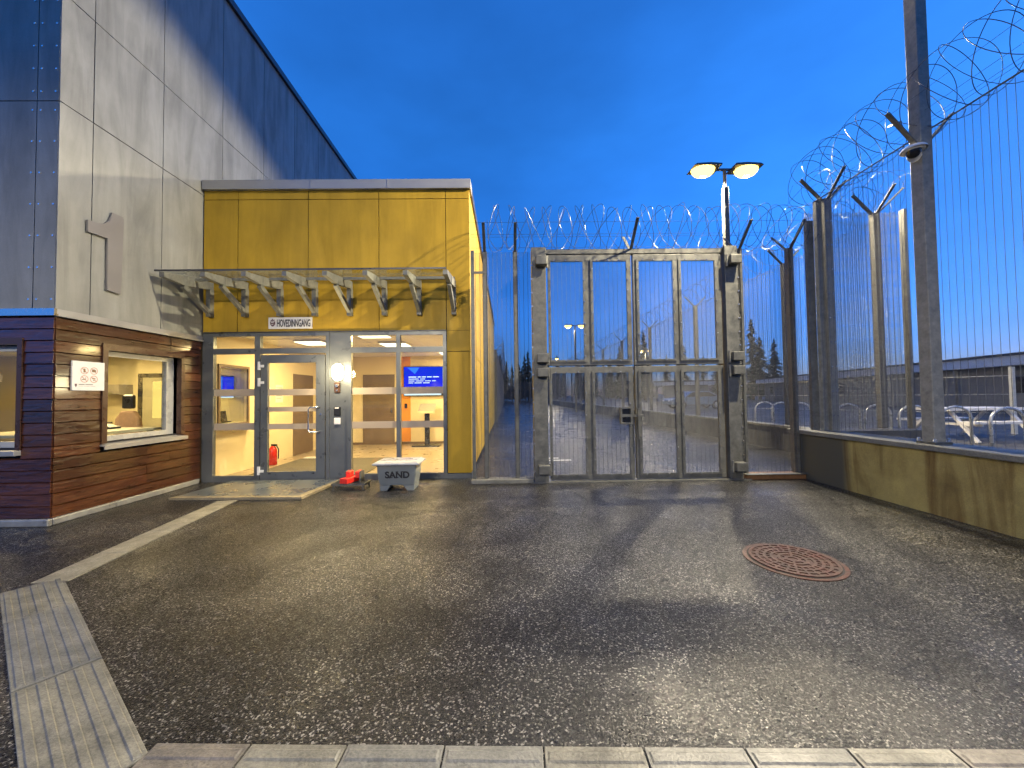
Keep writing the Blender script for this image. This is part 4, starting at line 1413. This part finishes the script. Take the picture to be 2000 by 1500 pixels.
# bay left of the gate
f1 = empty('mesh_fence', 'narrow galvanised mesh bay between ochre building and left gate post', 'fence')
MB().box(-0.60, -0.545, FGY - 0.02, FGY + 0.02, 0.05, 4.03).build('edge_angle', M['galv'], f1)
y_post(f1, -0.36, FGY + 0.07, 0.05, 4.03, 0.08, [(0, -1)], M['galv'])
y_post(f1, 0.175, FGY + 0.07, 0.05, 4.03, 0.08, [(0, -1)], M['galv'])
mesh_panel(f1, (-0.60, FGY), (0.45, FGY), 0.06, 4.0)
MB().box(-0.6, -0.36, FGY - 0.03, FGY - 0.012, 3.62, 3.66).build('brace', M['galv'], f1)
for x in (-0.36, 0.175):
    MB().box(x - 0.022, x + 0.022, FGY - 0.016, FGY - 0.004, 0.06, 4.0).build('clamp_strip', M['galv'], f1)
# bay right of the gate
f2 = empty('mesh_fence', 'mesh bay with two forked posts between right gate post and retaining wall', 'fence')
y_post(f2, 4.15, FGY + 0.07, 0.09, 4.05, 0.09, [(0, -1), (0, 1)], M['galv_dark'])
y_post(f2, 5.06, FGY + 0.07, 0.09, 4.05, 0.09, [(0, -1), (0, 1)], M['galv_dark'])
mesh_panel(f2, (4.05, FGY), (5.2, FGY), 0.1, 4.02)
for x in (4.15, 5.06):
    MB().box(x - 0.02, x + 0.02, FGY - 0.016, FGY - 0.004, 0.1, 4.02).build('clamp_strip', M['galv'], f2)

# gate
gt = empty('double_gate', 'tall double leaf galvanised mesh gate with upper and lower frames', 'gate')
MB().box(0.455, 0.70, FGY - 0.10, FGY + 0.14, 0.0, 4.05).build('gate_post', M['galv'], gt, bevel=0.006)
MB().box(3.81, 4.03, FGY - 0.10, FGY + 0.14, 0.0, 4.05).build('gate_post', M['galv'], gt, bevel=0.006)
for x in (0.452, 4.028):
    bl = MB()
    zz = 0.2
    while zz < 3.9:
        bl.box(x - 0.012, x + 0.012, FGY - 0.116, FGY - 0.101, zz - 0.01, zz + 0.01)
        zz += 0.235
    bl.build('bolts', M['screw'], gt, kind='stuff')
MB().box(0.70, 3.81, FGY - 0.03, FGY + 0.09, 3.955, 4.035).build('top_beam', M['galv'], gt)
MB().box(0.4, 4.15, FGY - 0.14, FGY + 0.16, 0.0, 0.022).build('threshold', M['galv'], gt)
PAN = {0: ((0.75, 1.375), (1.49, 2.135)), 1: ((2.29, 2.945), (3.03, 3.685))}
OUT = {0: (0.74, 2.19), 1: (2.225, 3.77)}
for side in (0, 1):
    x0, x1 = OUT[side]
    for (z0, z1, pz0, pz1) in ((2.0, 3.93, 2.075, 3.83), (0.035, 1.975, 0.115, 1.885)):
        lf = MB()
        dy0, dy1 = FGY - 0.04, FGY + 0.04
        (a0, a1), (b0, b1) = PAN[side]
        lf.box(x0, x1, dy0, dy1, pz1, z1).box(x0, x1, dy0, dy1, z0, pz0)
        lf.box(x0, a0 if side == 0 else a0, dy0 + .002, dy1 - .002, pz0, pz1)
        lf.box(a1, b0, dy0 + .002, dy1 - .002, pz0, pz1)
        lf.box(b1, x1, dy0 + .002, dy1 - .002, pz0, pz1)
        leaf = lf.build('gate_leaf', M['galv'], gt, bevel=0.004)
        for pa, pb in ((a0, a1), (b0, b1)):
            cs = MB()
            e = 0.032
            y_a, y_b = dy0 - 0.018, dy0 - 0.0015
            cs.box(pa - 0.014, pa + e, y_a, y_b, pz0 - 0.012, pz1 + 0.012).box(pb - e, pb + 0.014, y_a, y_b, pz0 - 0.012, pz1 + 0.012)
            cs.box(pa + e, pb - e, y_a + .002, y_b, pz1 - e + 0.012, pz1 + 0.012).box(pa + e, pb - e, y_a + .002, y_b, pz0 - 0.012, pz0 + e - 0.012)
            cs.build('clamp_frame', M['galv'], leaf)
            bl = MB()
            zz = pz0 + 0.08
            while zz < pz1:
                for x in (pa + 0.012, pb - 0.012):
                    bl.box(x - 0.008, x + 0.008, y_a - 0.012, y_a - 0.001, zz - 0.008, zz + 0.008)
                zz += 0.19
            xx = pa + 0.1
            while xx < pb - 0.05:
                for z in (pz0 + 0.004, pz1 - 0.004):
                    bl.box(xx - 0.008, xx + 0.008, y_a - 0.01, y_a + 0.001, z - 0.008, z + 0.008)
                xx += 0.19
            bl.build('bolts', M['screw'], leaf, kind='stuff')
            mesh_panel(leaf, (pa, FGY - 0.045), (pb, FGY - 0.045), pz0, pz1)
for hx in (0.605, 3.925):
    for z in (3.70, 2.04, 1.80, 0.17):
        MB().box(hx - 0.09, hx + 0.10, FGY - 0.25, FGY - 0.101, z, z + 0.15).build('hinge', M['galv'], gt, bevel=0.012)
        MB().tube([(hx + (0.11 if hx < 2 else -0.11), FGY - 0.16, z - 0.03), (hx + (0.11 if hx < 2 else -0.11), FGY - 0.16, z + 0.17)], 0.022, 10).build('hinge_pin', M['galv_dark'], gt)
lk = MB().box(1.93, 2.14, FGY - 0.13, FGY - 0.062, 0.98, 1.005).box(1.93, 2.14, FGY - 0.13, FGY - 0.062, 1.245, 1.27).box(1.93, 1.96, FGY - 0.13, FGY - 0.062, 1.005, 1.245).box(2.105, 2.14, FGY - 0.13, FGY - 0.062, 1.005, 1.245).box(1.96, 2.105, FGY - 0.13, FGY - 0.062, 1.105, 1.15)
lo = lk.build('lock_box', M['galv'], gt)
MB().box(1.96, 2.105, FGY - 0.085, FGY - 0.063, 1.01, 1.10).build('slot', M['black'], lo)
MB().box(1.96, 2.105, FGY - 0.085, FGY - 0.063, 1.155, 1.24).build('slot', M['black'], lo)
MB().box(2.14, 2.34, FGY - 0.1, FGY - 0.07, 1.1, 1.14).box(2.235, 2.275, FGY - 0.115, FGY - 0.065, 0.72, 1.25).build('bolt_bar', M['galv'], gt)
# forked arms on the gate top
for xg in (2.205,):
    for sy in (-1, 1):
        MB().bar((xg, FGY + sy * 0.03, 4.035), (xg, FGY + sy * 0.40, 4.42), 0.05, 0.014, (0, -sy, 1)).build('arm', M['galv_dark'], gt)
# line wires over gate run
lw = empty('line_wires', 'straight tension wires stretched above the gate between the forked arms', 'wire')
for oy in (-0.16, -0.30, 0.0, 0.30):
    MB().wire((-0.6, FGY + oy, 4.08 + abs(oy) * 1.05), (5.3, FGY + oy, 4.08 + abs(oy) * 1.05), 0.0025).build('strand', M['razor'], lw)
coil('razor wire coil along the top of the gate', (-0.32, FGY + 0.02), (5.35, FGY + 0.02), 4.41, 0.37, 0.29, r=0.0040, barb=0.06, lean=0.15, bscale=1.4)

# outer fence on the retaining wall, running towards the viewer
f3 = empty('mesh_fence', 'tall mesh fence standing on the right retaining wall', 'fence')
FX = 5.44
mesh_panel(f3, (FX, -1.5), (FX, 6.62), 0.84, 4.82)
for y in (2.2, -0.3):
    y_post(f3, FX + 0.08, y, 0.83, 4.84, 0.10, [(-1, 0), (1, 0)], M['pole'])
cp = y_post(f3, 5.60, 6.55, 0.83, 4.84, 0.13, [(-1, 0), (1, 0), (0, -1)], M['mast'], name='corner_post')
MB().box(5.43, 5.52, 6.53, 6.6, 0.83, 4.83).build('corner_angle', M['mast'], f3)
MB().box(5.3, 5.42, 6.60, 6.66, 0.83, 4.5).build('corner_angle', M['galv_dark'], f3)
MB().box(5.43, 5.45, -1.5, 6.6, 4.822, 4.832).build('top_rail', M['galv_dark'], f3)
for k, (ox, oz) in enumerate(((-0.3, 0.32), (-0.15, 0.17), (0.3, 0.32), (0.15, 0.17))):
    MB().wire((FX + ox, -1.5, 4.84 + oz), (FX + ox, 6.6, 4.84 + oz), 0.0025).build('line_wire', M['razor'], f3)
coil('large razor wire coil over the tall fence on the right retaining wall', (FX, -1.4), (FX, 6.7), 5.22, 0.42, 0.33, seg=44, r=0.0040, barb=0.042, lean=0.18, bscale=1.5)

# cross fence and fence behind gate
f4 = empty('mesh_fence', 'short cross fence of close mesh behind the corner post', 'fence')
mesh_panel(f4, (5.6, 7.0), (7.35, 7.0), 0.83, 4.84, mat=M['wire_pale'])
mesh_panel(f4, (5.6, 7.06), (7.5, 7.06), 0.83, 4.84, hs=0.0135, vs=0.08, mat=M['wire_pale'])
y_post(f4, 7.03, 7.12, 0.8, 4.86, 0.11, [(-1, 0), (0, -1), (0.75, -0.66)], M['pole'])
MB().box(7.48, 7.53, 7.0, 7.1, 0.7, 4.9).build('edge_angle', M['galv_dark'], f4)
f5 = empty('mesh_fence', 'long fence with forked posts receding behind the gate on the right', 'fence')
mesh_panel(f5, (7.2, 7.1), (7.2, 24), 0.62, 4.82, hs=0.0254, vs=0.0762, r=0.002, rv=0.003)
mesh_panel(f5, (7.2, 24), (7.2, 75), 0.62, 4.82, hs=0.0762, vs=0.1524, r=0.005, rv=0.004)
for k in range(14):
    y_post(f5, 7.28, 9.85 + k * 4.72 * (1 if k < 8 else 1), 0.6, 4.84, 0.12 if k < 3 else 0.14, [(-1, 0), (1, 0)], M['pole'] if k < 4 else M['galv_dark'])
coil('razor wire coil over the long fence behind the gate', (7.24, 7.2), (7.24, 40), 5.2, 0.40, 0.62, seg=22, r=0.004, barb=0.12)
coil('distant razor wire coil at the far end of the long fence', (7.24, 40), (7.24, 75), 5.2, 0.40, 0.9, seg=16, r=0.007, barb=0.4)
coil('short razor wire coil over the cross fence behind the corner post', (5.6, 7.03), (7.5, 7.03), 5.2, 0.38, 0.42, r=0.003, barb=0.06)
# fence beyond the entrance building
f6 = empty('mesh_fence', 'dark fence continuing beyond the ochre side wall behind the left bay', 'fence')
mesh_panel(f6, (-0.55, 21), (-0.55, 75), 0.05, 4.0, hs=0.05, vs=0.1, r=0.006, rv=0.004)
for k in range(12):
    y_post(f6, -0.6, 21.4 + k * 4.5, 0.0, 4.05, 0.12, [(-1, 0), (1, 0)], M['galv_dark'])
coil('razor wire coil over the dark fence beyond the ochre side wall', (-0.55, 21), (-0.55, 60), 4.42, 0.4, 0.8, seg=18, r=0.006, barb=0.3)
f7 = empty('mesh_fence', 'far cross fence closing the end of the yard behind the gate', 'fence')
mesh_panel(f7, (-0.5, 75), (7.2, 75), 0.05, 4.0, hs=0.1, vs=0.2, r=0.012, rv=0.01)
for k in range(4):
    y_post(f7, 0.8 + k * 1.9, 75.1, 0, 4.1, 0.14, [(0, -1), (0, 1)], M['galv_dark'])

# ------------------------------------------------------------------ street lamps
def lamp_post(x, y, zb, h, w, label, power, heads=(-0.58, 0.58), soft=0.07, throw=None):
    t = empty('street_lamp', label, 'street lamp', group='twin head street lamps')
    MB().box(x - w / 2, x + w / 2, y - w / 2, y + w / 2, zb, h - 0.55).build('pole', M['mast'] if throw else M['pole'], t, bevel=w * 0.06)
    MB().box(x - w * 0.75, x + w * 0.75, y - w * 0.75, y + w * 0.75, zb, zb + 0.03).build('base_plate', M['galv'], t)
    bl = MB()
    for sx in (-1, 1):
        for sy in (-1, 1):
            bl.disc((x + sx * w * 0.62, y + sy * w * 0.62, zb + 0.03), (0, 0, 1), 0.018, 0.04, 8)
    bl.build('anchor_bolts', M['screw'], t, kind='stuff')
    MB().tube([(x, y, h - 0.6), (x, y, h - 0.05)], w * 0.32, 12).build('spigot', M['galv'], t)
    MB().bar((x + heads[0] * 0.6, y, h - 0.06), (x + heads[1] * 0.6, y, h - 0.06), 0.05, 0.05).build('cross_arm', M['lamp_body'], t)
    for hx in heads:
        s = 1 if hx > 0 else -1
        cx_ = x + hx
        hd = MB().prism([(-0.40, 0.0), (0.34, 0.0), (0.26, 0.05), (-0.1, 0.07), (-0.40, 0.05)], lambda a, b_, q: (cx_ + s * a, y - 0.24 + q, h - 0.06 + b_), 0.48)
        hd = hd.build('head', M['lamp_body'], t, bevel=0.01)
        for nm, mt_, rx, ry, dz in (('bowl', M_BOWL, 0.31, 0.23, 0.20), ('lens', M_LED, 0.19, 0.14, 0.215)):
            bw = MB()
            nn = 16
            for i_ in range(5):
                f_ = math.pi / 2 * i_ / 4
                for k_ in range(nn):
                    t_a = 2 * math.pi * k_ / nn
                    bw.v.append((cx_ + rx * max(math.cos(f_), 0.05) * math.cos(t_a), y + ry * max(math.cos(f_), 0.05) * math.sin(t_a), h - 0.0605 - dz * math.sin(f_)))
            for i_ in range(4):
                for k_ in range(nn):
                    l_ = (k_ + 1) % nn
                    bw.f.append(((i_ + 1) * nn + k_, (i_ + 1) * nn + l_, i_ * nn + l_, i_ * nn + k_))
            bw.f.append(tuple(4 * nn + k_ for k_ in reversed(range(nn))))
            bw.build(nm, mt_, hd, smooth=True)
        l = bpy.data.lights.new('lamp_light', 'SPOT')
        l.spot_size = R(174)
        l.spot_blend = 0.25
        l.energy = power * (1.55 if hx < 0 else 0.45)
        l.color = LAMP_COL
        l.shadow_soft_size = soft
        o = bpy.data.objects.new('lamp_light', l)
        o.location = (cx_, y, h - 0.40)
        if throw:                      # sideways-throwing optic, dark towards its own pole
            l.spot_size = R(throw * 2)
            l.spot_blend = 0.22
            o.rotation_euler = (0, R(throw - 2) * (1 if hx < 0 else -1), 0)
        COL.objects.link(o)
        o.parent = t
    return t


tall = lamp_post(5.30, 4.72, 0.83, 7.6, 0.145, 'tall square post rising out of the picture at right with a camera on it', LAMP_W, throw=49)
for sx in (-1, 1):
    MB().bar((5.30 + sx * 0.07, 4.72, 4.62), (5.30 + sx * 0.42, 4.72, 5.02), 0.055, 0.016, (-sx * 0.7, 0, 0.7)).build('arm', M['galv_dark'], tall)
MB().bar((5.30 - 0.2, 4.78, 4.95), (5.30 - 0.1, 5.0, 5.05), 0.05, 0.02).build('wire_clip', M['galv_dark'], tall)
lamp_post(5.88, 10.0, 0.3, 7.5, 0.13, 'lit twin head street lamp rising above the right gate leaf', LAMP_W * 0.75)
lamp_post(-3.5, -11.0, 0.0, 7.5, 0.14, 'added twin head fill lamp standing out of view behind the viewer', LAMP_W * 0.85)  # added lamp, out of view, brightens the grey front and the retaining wall
lamp_post(5.95, 33.0, 0.0, 7.5, 0.14, 'smaller lit street lamp seen through the upper left gate panel', LAMP_W * 0.12)
lamp_post(19.0, 52.0, 0.3, 7.4, 0.14, 'distant lit street lamp seen through the upper right gate panel', LAMP_W * 0.3)
lamp_post(7.6, 62.0, 0.3, 7.4, 0.14, 'faint far street lamp low behind the left gate leaf', LAMP_W * 0.2)

# security camera on the tall post
sc_ = empty('security_camera', 'white hooded dome security camera on the tall square post', 'camera')
ccx, ccy, ccz = 5.14, 4.66, 4.50
hood = MB()
n = 16
rows = []
for i in range(6):
    ph_ = math.pi / 2 * i / 5
    rows.append([(ccx + 0.13 * math.cos(ph_) * math.cos(2 * math.pi * k / n) - 0.0, ccy + 0.13 * math.cos(ph_) * math.sin(2 * math.pi * k / n), ccz + 0.07 * math.sin(ph_)) for k in range(n)])
for rr in rows:
    hood.v += rr
for i in range(5):
    for k in range(n):
        l = (k + 1) % n
        hood.f.append((i * n + k, i * n + l, (i + 1) * n + l, (i + 1) * n + k))
hood.build('hood', M['camera_body'], sc_, smooth=True)
body = MB().tube([(ccx, ccy, ccz - 0.015), (ccx, ccy, ccz + 0.02)], 0.10, 18)
body.tube([(ccx + 0.03, ccy + 0.02, ccz - 0.06), (ccx + 0.08, ccy + 0.1, ccz + 0.0)], [0.07, 0.05], 12)
body.build('body', M['camera_body'], sc_)
dm_ = MB()
rows = []
for i in range(6):
    ph_ = math.pi / 2 * i / 5
    rows.append([(ccx - 0.015 + 0.075 * math.cos(ph_) * math.cos(2 * math.pi * k / n), ccy - 0.01 + 0.075 * math.cos(ph_) * math.sin(2 * math.pi * k / n), ccz - 0.016 - 0.085 * math.sin(ph_)) for k in range(n)])
for rr in rows:
    dm_.v += rr
for i in range(5):
    for k in range(n):
        l = (k + 1) % n
        dm_.f.append(((i + 1) * n + k, (i + 1) * n + l, i * n + l, i * n + k))
dm_.build('dome', M['dome'], sc_, smooth=True)

# ------------------------------------------------------------------ beyond the wall
# pale post-and-wire fence
f8 = empty('panel_fence', 'pale post fence with three thin rails beyond the retaining wall', 'fence')
A, B = Vector((13.4, 10.0, 0)), Vector((9.3, 16.5, 0))
for k in range(4):
    p = A.lerp(B, k / 3)
    MB().box(p.x - 0.04, p.x + 0.04, p.y - 0.04, p.y + 0.04, 0.3, 2.08).build('post', M['pale_post'], f8)
for z in (0.85, 1.35, 1.85):
    MB().bar((A.x, A.y, z), (B.x, B.y, z), 0.012, 0.012).build('rail', M['hoop'], f8)
mesh_panel(f8, (A.x, A.y, 0), (B.x, B.y, 0), 0.4, 2.0, hs=0.2, vs=0.05, r=0.002, rv=0.002)

for k in range(9):
    x, y = (7.75, 6.35) if k == 0 else (7.75 + 0.0 * k, 6.35)
    hp = empty('bicycle_hoop', ['nearest curved steel bicycle hoop beyond the right wall', 'second curved steel bicycle hoop from the right edge', 'third curved steel bicycle hoop, beside the tall post', 'fourth curved steel bicycle hoop, left of the tall post',
                                'fifth curved bicycle hoop seen through the cross fence', 'sixth curved bicycle hoop seen through the cross fence', 'seventh curved bicycle hoop seen through the cross fence', 'eighth curved bicycle hoop, near the corner post', 'farthest small curved bicycle hoop behind the corner post'][k], 'bicycle hoop', group='bicycle hoops beyond the wall')
    x = 8.6 - 0.02 * k
    y = 6.5 + k * 0.75
    pts = [(x - 0.3, y, 0.3), (x - 0.3, y, 0.95)]
    for i in range(9):
        t = math.pi * (1 - i / 8)
        pts.append((x + 0.3 * math.cos(t), y, 0.95 + 0.22 * math.sin(t)))
    pts.append((x + 0.3, y, 0.3))
    MB().tube(pts, 0.024, 8).build('hoop', M['hoop'], hp, smooth=True)
    MB().tube([(x - 0.3, y, 0.301), (x - 0.3, y, 0.31)], 0.06, 10).build('foot', M['hoop'], hp)
    MB().tube([(x + 0.3, y, 0.301), (x + 0.3, y, 0.31)], 0.06, 10).build('foot', M['hoop'], hp)
bn = empty('picnic_table', 'pale picnic table standing behind the bicycle hoops', 'table')
tx, ty = 11.2, 9.2
MB().box(tx - 0.9, tx + 0.9, ty - 0.38, ty + 0.38, 1.0, 1.06).build('tabletop', M['bench'], bn)
MB().box(tx - 0.9, tx + 0.9, ty - 0.85, ty - 0.58, 0.72, 0.77).build('bench', M['bench'], bn)
MB().box(tx - 0.9, tx + 0.9, ty + 0.58, ty + 0.85, 0.72, 0.77).build('bench', M['bench'], bn)
for sx in (-0.7, 0.7):
    MB().bar((tx + sx, ty - 0.75, 0.3), (tx + sx, ty - 0.2, 1.0), 0.08, 0.05).build('leg', M['bench'], bn)
    MB().bar((tx + sx, ty + 0.75, 0.3), (tx + sx, ty + 0.2, 1.0), 0.08, 0.05).build('leg', M['bench'], bn)
    MB().bar((tx + sx + 0.05, ty - 0.8, 0.69), (tx + sx + 0.05, ty + 0.8, 0.69), 0.05, 0.06).build('cross_bar', M['bench'], bn)

# long low building
def low_building(name, label, A, B, depth, zg, zt, fas, nwin):
    t = empty(name, label, 'building')
    A, B = Vector((*A, 0)), Vector((*B, 0))
    d = (B - A).normalized()
    s = Vector((d.y, -d.x, 0))
    L = (B - A).length

    def bx_(mb, u0, u1, v0, v1, z0, z1):
        n = len(mb.v)
        for z in (z0, z1):
            for u, v in ((u0, v0), (u1, v0), (u1, v1), (u0, v1)):
                q = A + d * u + s * v
                mb.v.append((q.x, q.y, z))
        mb.f += [tuple(n + i for i in w_) for w_ in ((0, 3, 2, 1), (4, 5, 6, 7), (0, 1, 5, 4), (1, 2, 6, 5), (2, 3, 7, 6), (3, 0, 4, 7))]
        return mb
    bx_(MB(), 0, L, 0.9, depth, zg, zt - fas).build('wall', M['shed_wall'], t)
    bx_(MB(), -0.5, L + 0.5, 0, depth + 0.5, zt - fas, zt - 0.12).build('fascia', M['fascia'], t)
    bx_(MB(), -0.6, L + 0.6, -0.12, depth + 0.6, zt - 0.118, zt).build('roof', M['flash_dark'], t)
    for k in range(nwin):
        u = (k + 0.35) * L / nwin
        w_ = bx_(MB(), u, u + 1.3, 0.86, 0.9, zg + 0.9, zg + 1.9).build('window', M['frame'], t)
        bx_(MB(), u + 0.07, u + 1.23, 0.845, 0.858, zg + 0.97, zg + 1.83).build('pane', M['dome'], w_)
    for k in range(nwin + 1):
        u = k * L / nwin
        bx_(MB(), u - 0.06, u + 0.06, 0.1, 0.22, zg, zt - fas).build('column', M['shed_wall'], t)
    return t


low_building('low_building', 'long low building with pale fascia and dark roof edge at right', (23.5, 12.0), (35.5, 54.0), 10, 0.3, 3.3, 0.62, 8)
low_building('storage_shed', 'small shed with pale roof edge seen through the lower right gate leaf', (15.5, 40.0), (19.5, 50.0), 5, 0.3, 2.75, 0.45, 2)
# wall floodlight on the low building, small
fl = empty('building_lamp', 'small lit wall lamp on the long low building', 'lamp')
MB().box(26.2, 26.4, 23.3, 23.6, 1.8, 2.0).build('housing', M['lamp_body'], fl)
MB().box(26.12, 26.19, 23.35, 23.55, 1.82, 1.98).build('lens', emit("small_lamp", (1.0, 0.55, 0.3), 2.0), fl)

# parked car
car = empty('parked_car', 'pale blue parked car half hidden behind the right gate leaf', 'car')
cX, cY = 14.2, 29.0
prof = [(-2.1, 0.55), (-2.1, 0.85), (-1.9, 0.98), (-1.15, 1.05), (-0.55, 1.48), (0.75, 1.5), (1.5, 1.1), (2.05, 1.0), (2.12, 0.6), (2.0, 0.5), (-2.0, 0.5)]
MB().prism(list(reversed(prof)), lambda a, b_, t: (cX + a, cY - 0.85 + t, b_ + 0.12), 1.7).build('body', M['car'], car, bevel=0.06)
MB().prism([(-0.95, 1.08), (-0.5, 1.42), (0.7, 1.44), (1.3, 1.12)], lambda a, b_, t: (cX + a, cY - 0.856 + t, b_ + 0.12), 0.004).build('side_glass', M['dome'], car)
for sx in (-1.3, 1.3):
    for sy in (-0.86, 0.68):
        wh = MB().tube([(cX + sx, cY + sy, 0.62), (cX + sx, cY + sy + 0.18, 0.62)], 0.32, 18).build('wheel', M['tyre'], car)
        MB().tube([(cX + sx, cY + sy - 0.012, 0.62), (cX + sx, cY + sy - 0.001, 0.62)], 0.2, 14).build('rim', M['hoop'], wh)
for sy in (-0.6, 0.4):
    MB().box(cX - 2.13, cX - 2.10, cY + sy, cY + sy + 0.22, 0.88, 0.98).build('headlight', M['white'], car)

# painted marks behind the gate
for i, (yy_, x0, x1) in enumerate(((8.75, 0.95, 1.45), (9.05, 0.85, 1.2))):
    tag(MB().quad((x0, yy_, 0.005), (x1, yy_, 0.005), (x1, yy_ + 0.10, 0.005), (x0, yy_ + 0.10, 0.005)).build('road_marking', M['paint']),
        ['longer worn white paint bar on the asphalt behind the gate', 'shorter worn white paint bar on the asphalt behind the gate'][i], 'road marking', group='worn paint bars')

# ------------------------------------------------------------------ conifers
def conifer_mesh(seed, h, rad):
    rng = random.Random(seed)
    m = MB()
    levels = 34
    for i in range(levels):
        f_ = i / (levels - 1)
        z = h * (0.12 + 0.86 * f_)
        reach = rad * (1 - f_) ** 0.85 * rng.uniform(0.75, 1.15) + 0.15
        nbr = 9 if f_ < 0.7 else 6
        for k in range(nbr):
            if rng.random() < 0.14:
                continue
            a = rng.uniform(0, 2 * math.pi)
            d = Vector((math.cos(a), math.sin(a), 0))
            s = Vector((-d.y, d.x, 0))
            rr = reach * rng.uniform(0.6, 1.12)
            drop = rr * rng.uniform(0.15, 0.42)
            steps = 5
            for j in range(steps):
                u = (j + rng.uniform(0.2, 0.9)) / steps
                c_ = d * (rr * u) + Vector((0, 0, z - drop * u * u + rng.uniform(-0.08, 0.08)))
                w_ = rr * 0.20 * (1.15 - u * 0.6) + 0.08
                l_ = rr * 0.17 + 0.1
                dn = Vector((0, 0, -rng.uniform(0.12, 0.42)))
                m.quad(c_ - s * w_ * rng.uniform(0.6, 1.1) + dn, c_ - d * l_, c_ + s * w_ * rng.uniform(0.6, 1.1) + dn, c_ + d * l_ * 1.3 + dn * 0.6)
                m.quad(c_ + dn * 1.5 - d * l_ * 0.7, c_ - s * w_ * 0.35, c_ + dn * 1.1 + d * l_ * 0.9, c_ + s * w_ * 0.35)
    tr = MB().tube([(0, 0, 0), (0, 0, h * 0.5), (0, 0, h)], [h * 0.016, h * 0.010, 0.02], 7)
    return m, tr


protos = []
for sd, h, r in ((1, 14.0, 2.7), (2, 12.0, 2.9), (3, 15.5, 2.6)):
    cm, tr = conifer_mesh(sd, h, r)
    root = bpy.data.objects.new('spruce_tree', None)
    COL.objects.link(root)
    cm.build('crown', M['needles'], root)
    tr.build('trunk', M['bark'], root)
    protos.append(root)
spots = [(0.0, 95, 0, 0.72, 'lone dark spruce standing at the end of the yard beyond the left mesh bay'),
         (24.5, 68, 0, 0.90, 'tall dark spruce behind the upper right gate panel'),
         (30.5, 66, 1, 0.85, 'dark spruce just left of the right gate post'),
         (37.5, 58, 2, 0.83, 'tallest dark spruce above the bay right of the gate'),
         (40.0, 60, 1, 0.86, 'bushy dark spruce right of the tallest one'),
         (43.8, 62, 0, 0.74, 'shorter dark spruce beside the corner post'),
         (34.5, 62, 1, 0.70, 'short dark spruce between the gate post and the tallest spruce')]
rngt = random.Random(5)
for k in range(46):
    x = -9 + k * 1.25 + rngt.uniform(-1, 1)
    y = rngt.uniform(84, 116)
    spots.append((x, y, k % 3, rngt.uniform(0.62, 0.95) * (y / 100), None))
used = set()
for (x, y, pi, s, lab) in spots:
    if pi not in used:
        used.add(pi)
        o = protos[pi]
    else:
        o = copy_tree(protos[pi])
    o.location = (x, y, 0.0)
    o.rotation_euler = (0, 0, rngt.uniform(0, 6.28))
    o.scale = (s * rngt.uniform(0.9, 1.15), s * rngt.uniform(0.9, 1.15), s)
    tag(o, lab or 'low dark spruce in the far tree line behind the yard', 'tree', 'named spruces by the yard' if lab else 'spruces of the far tree line')
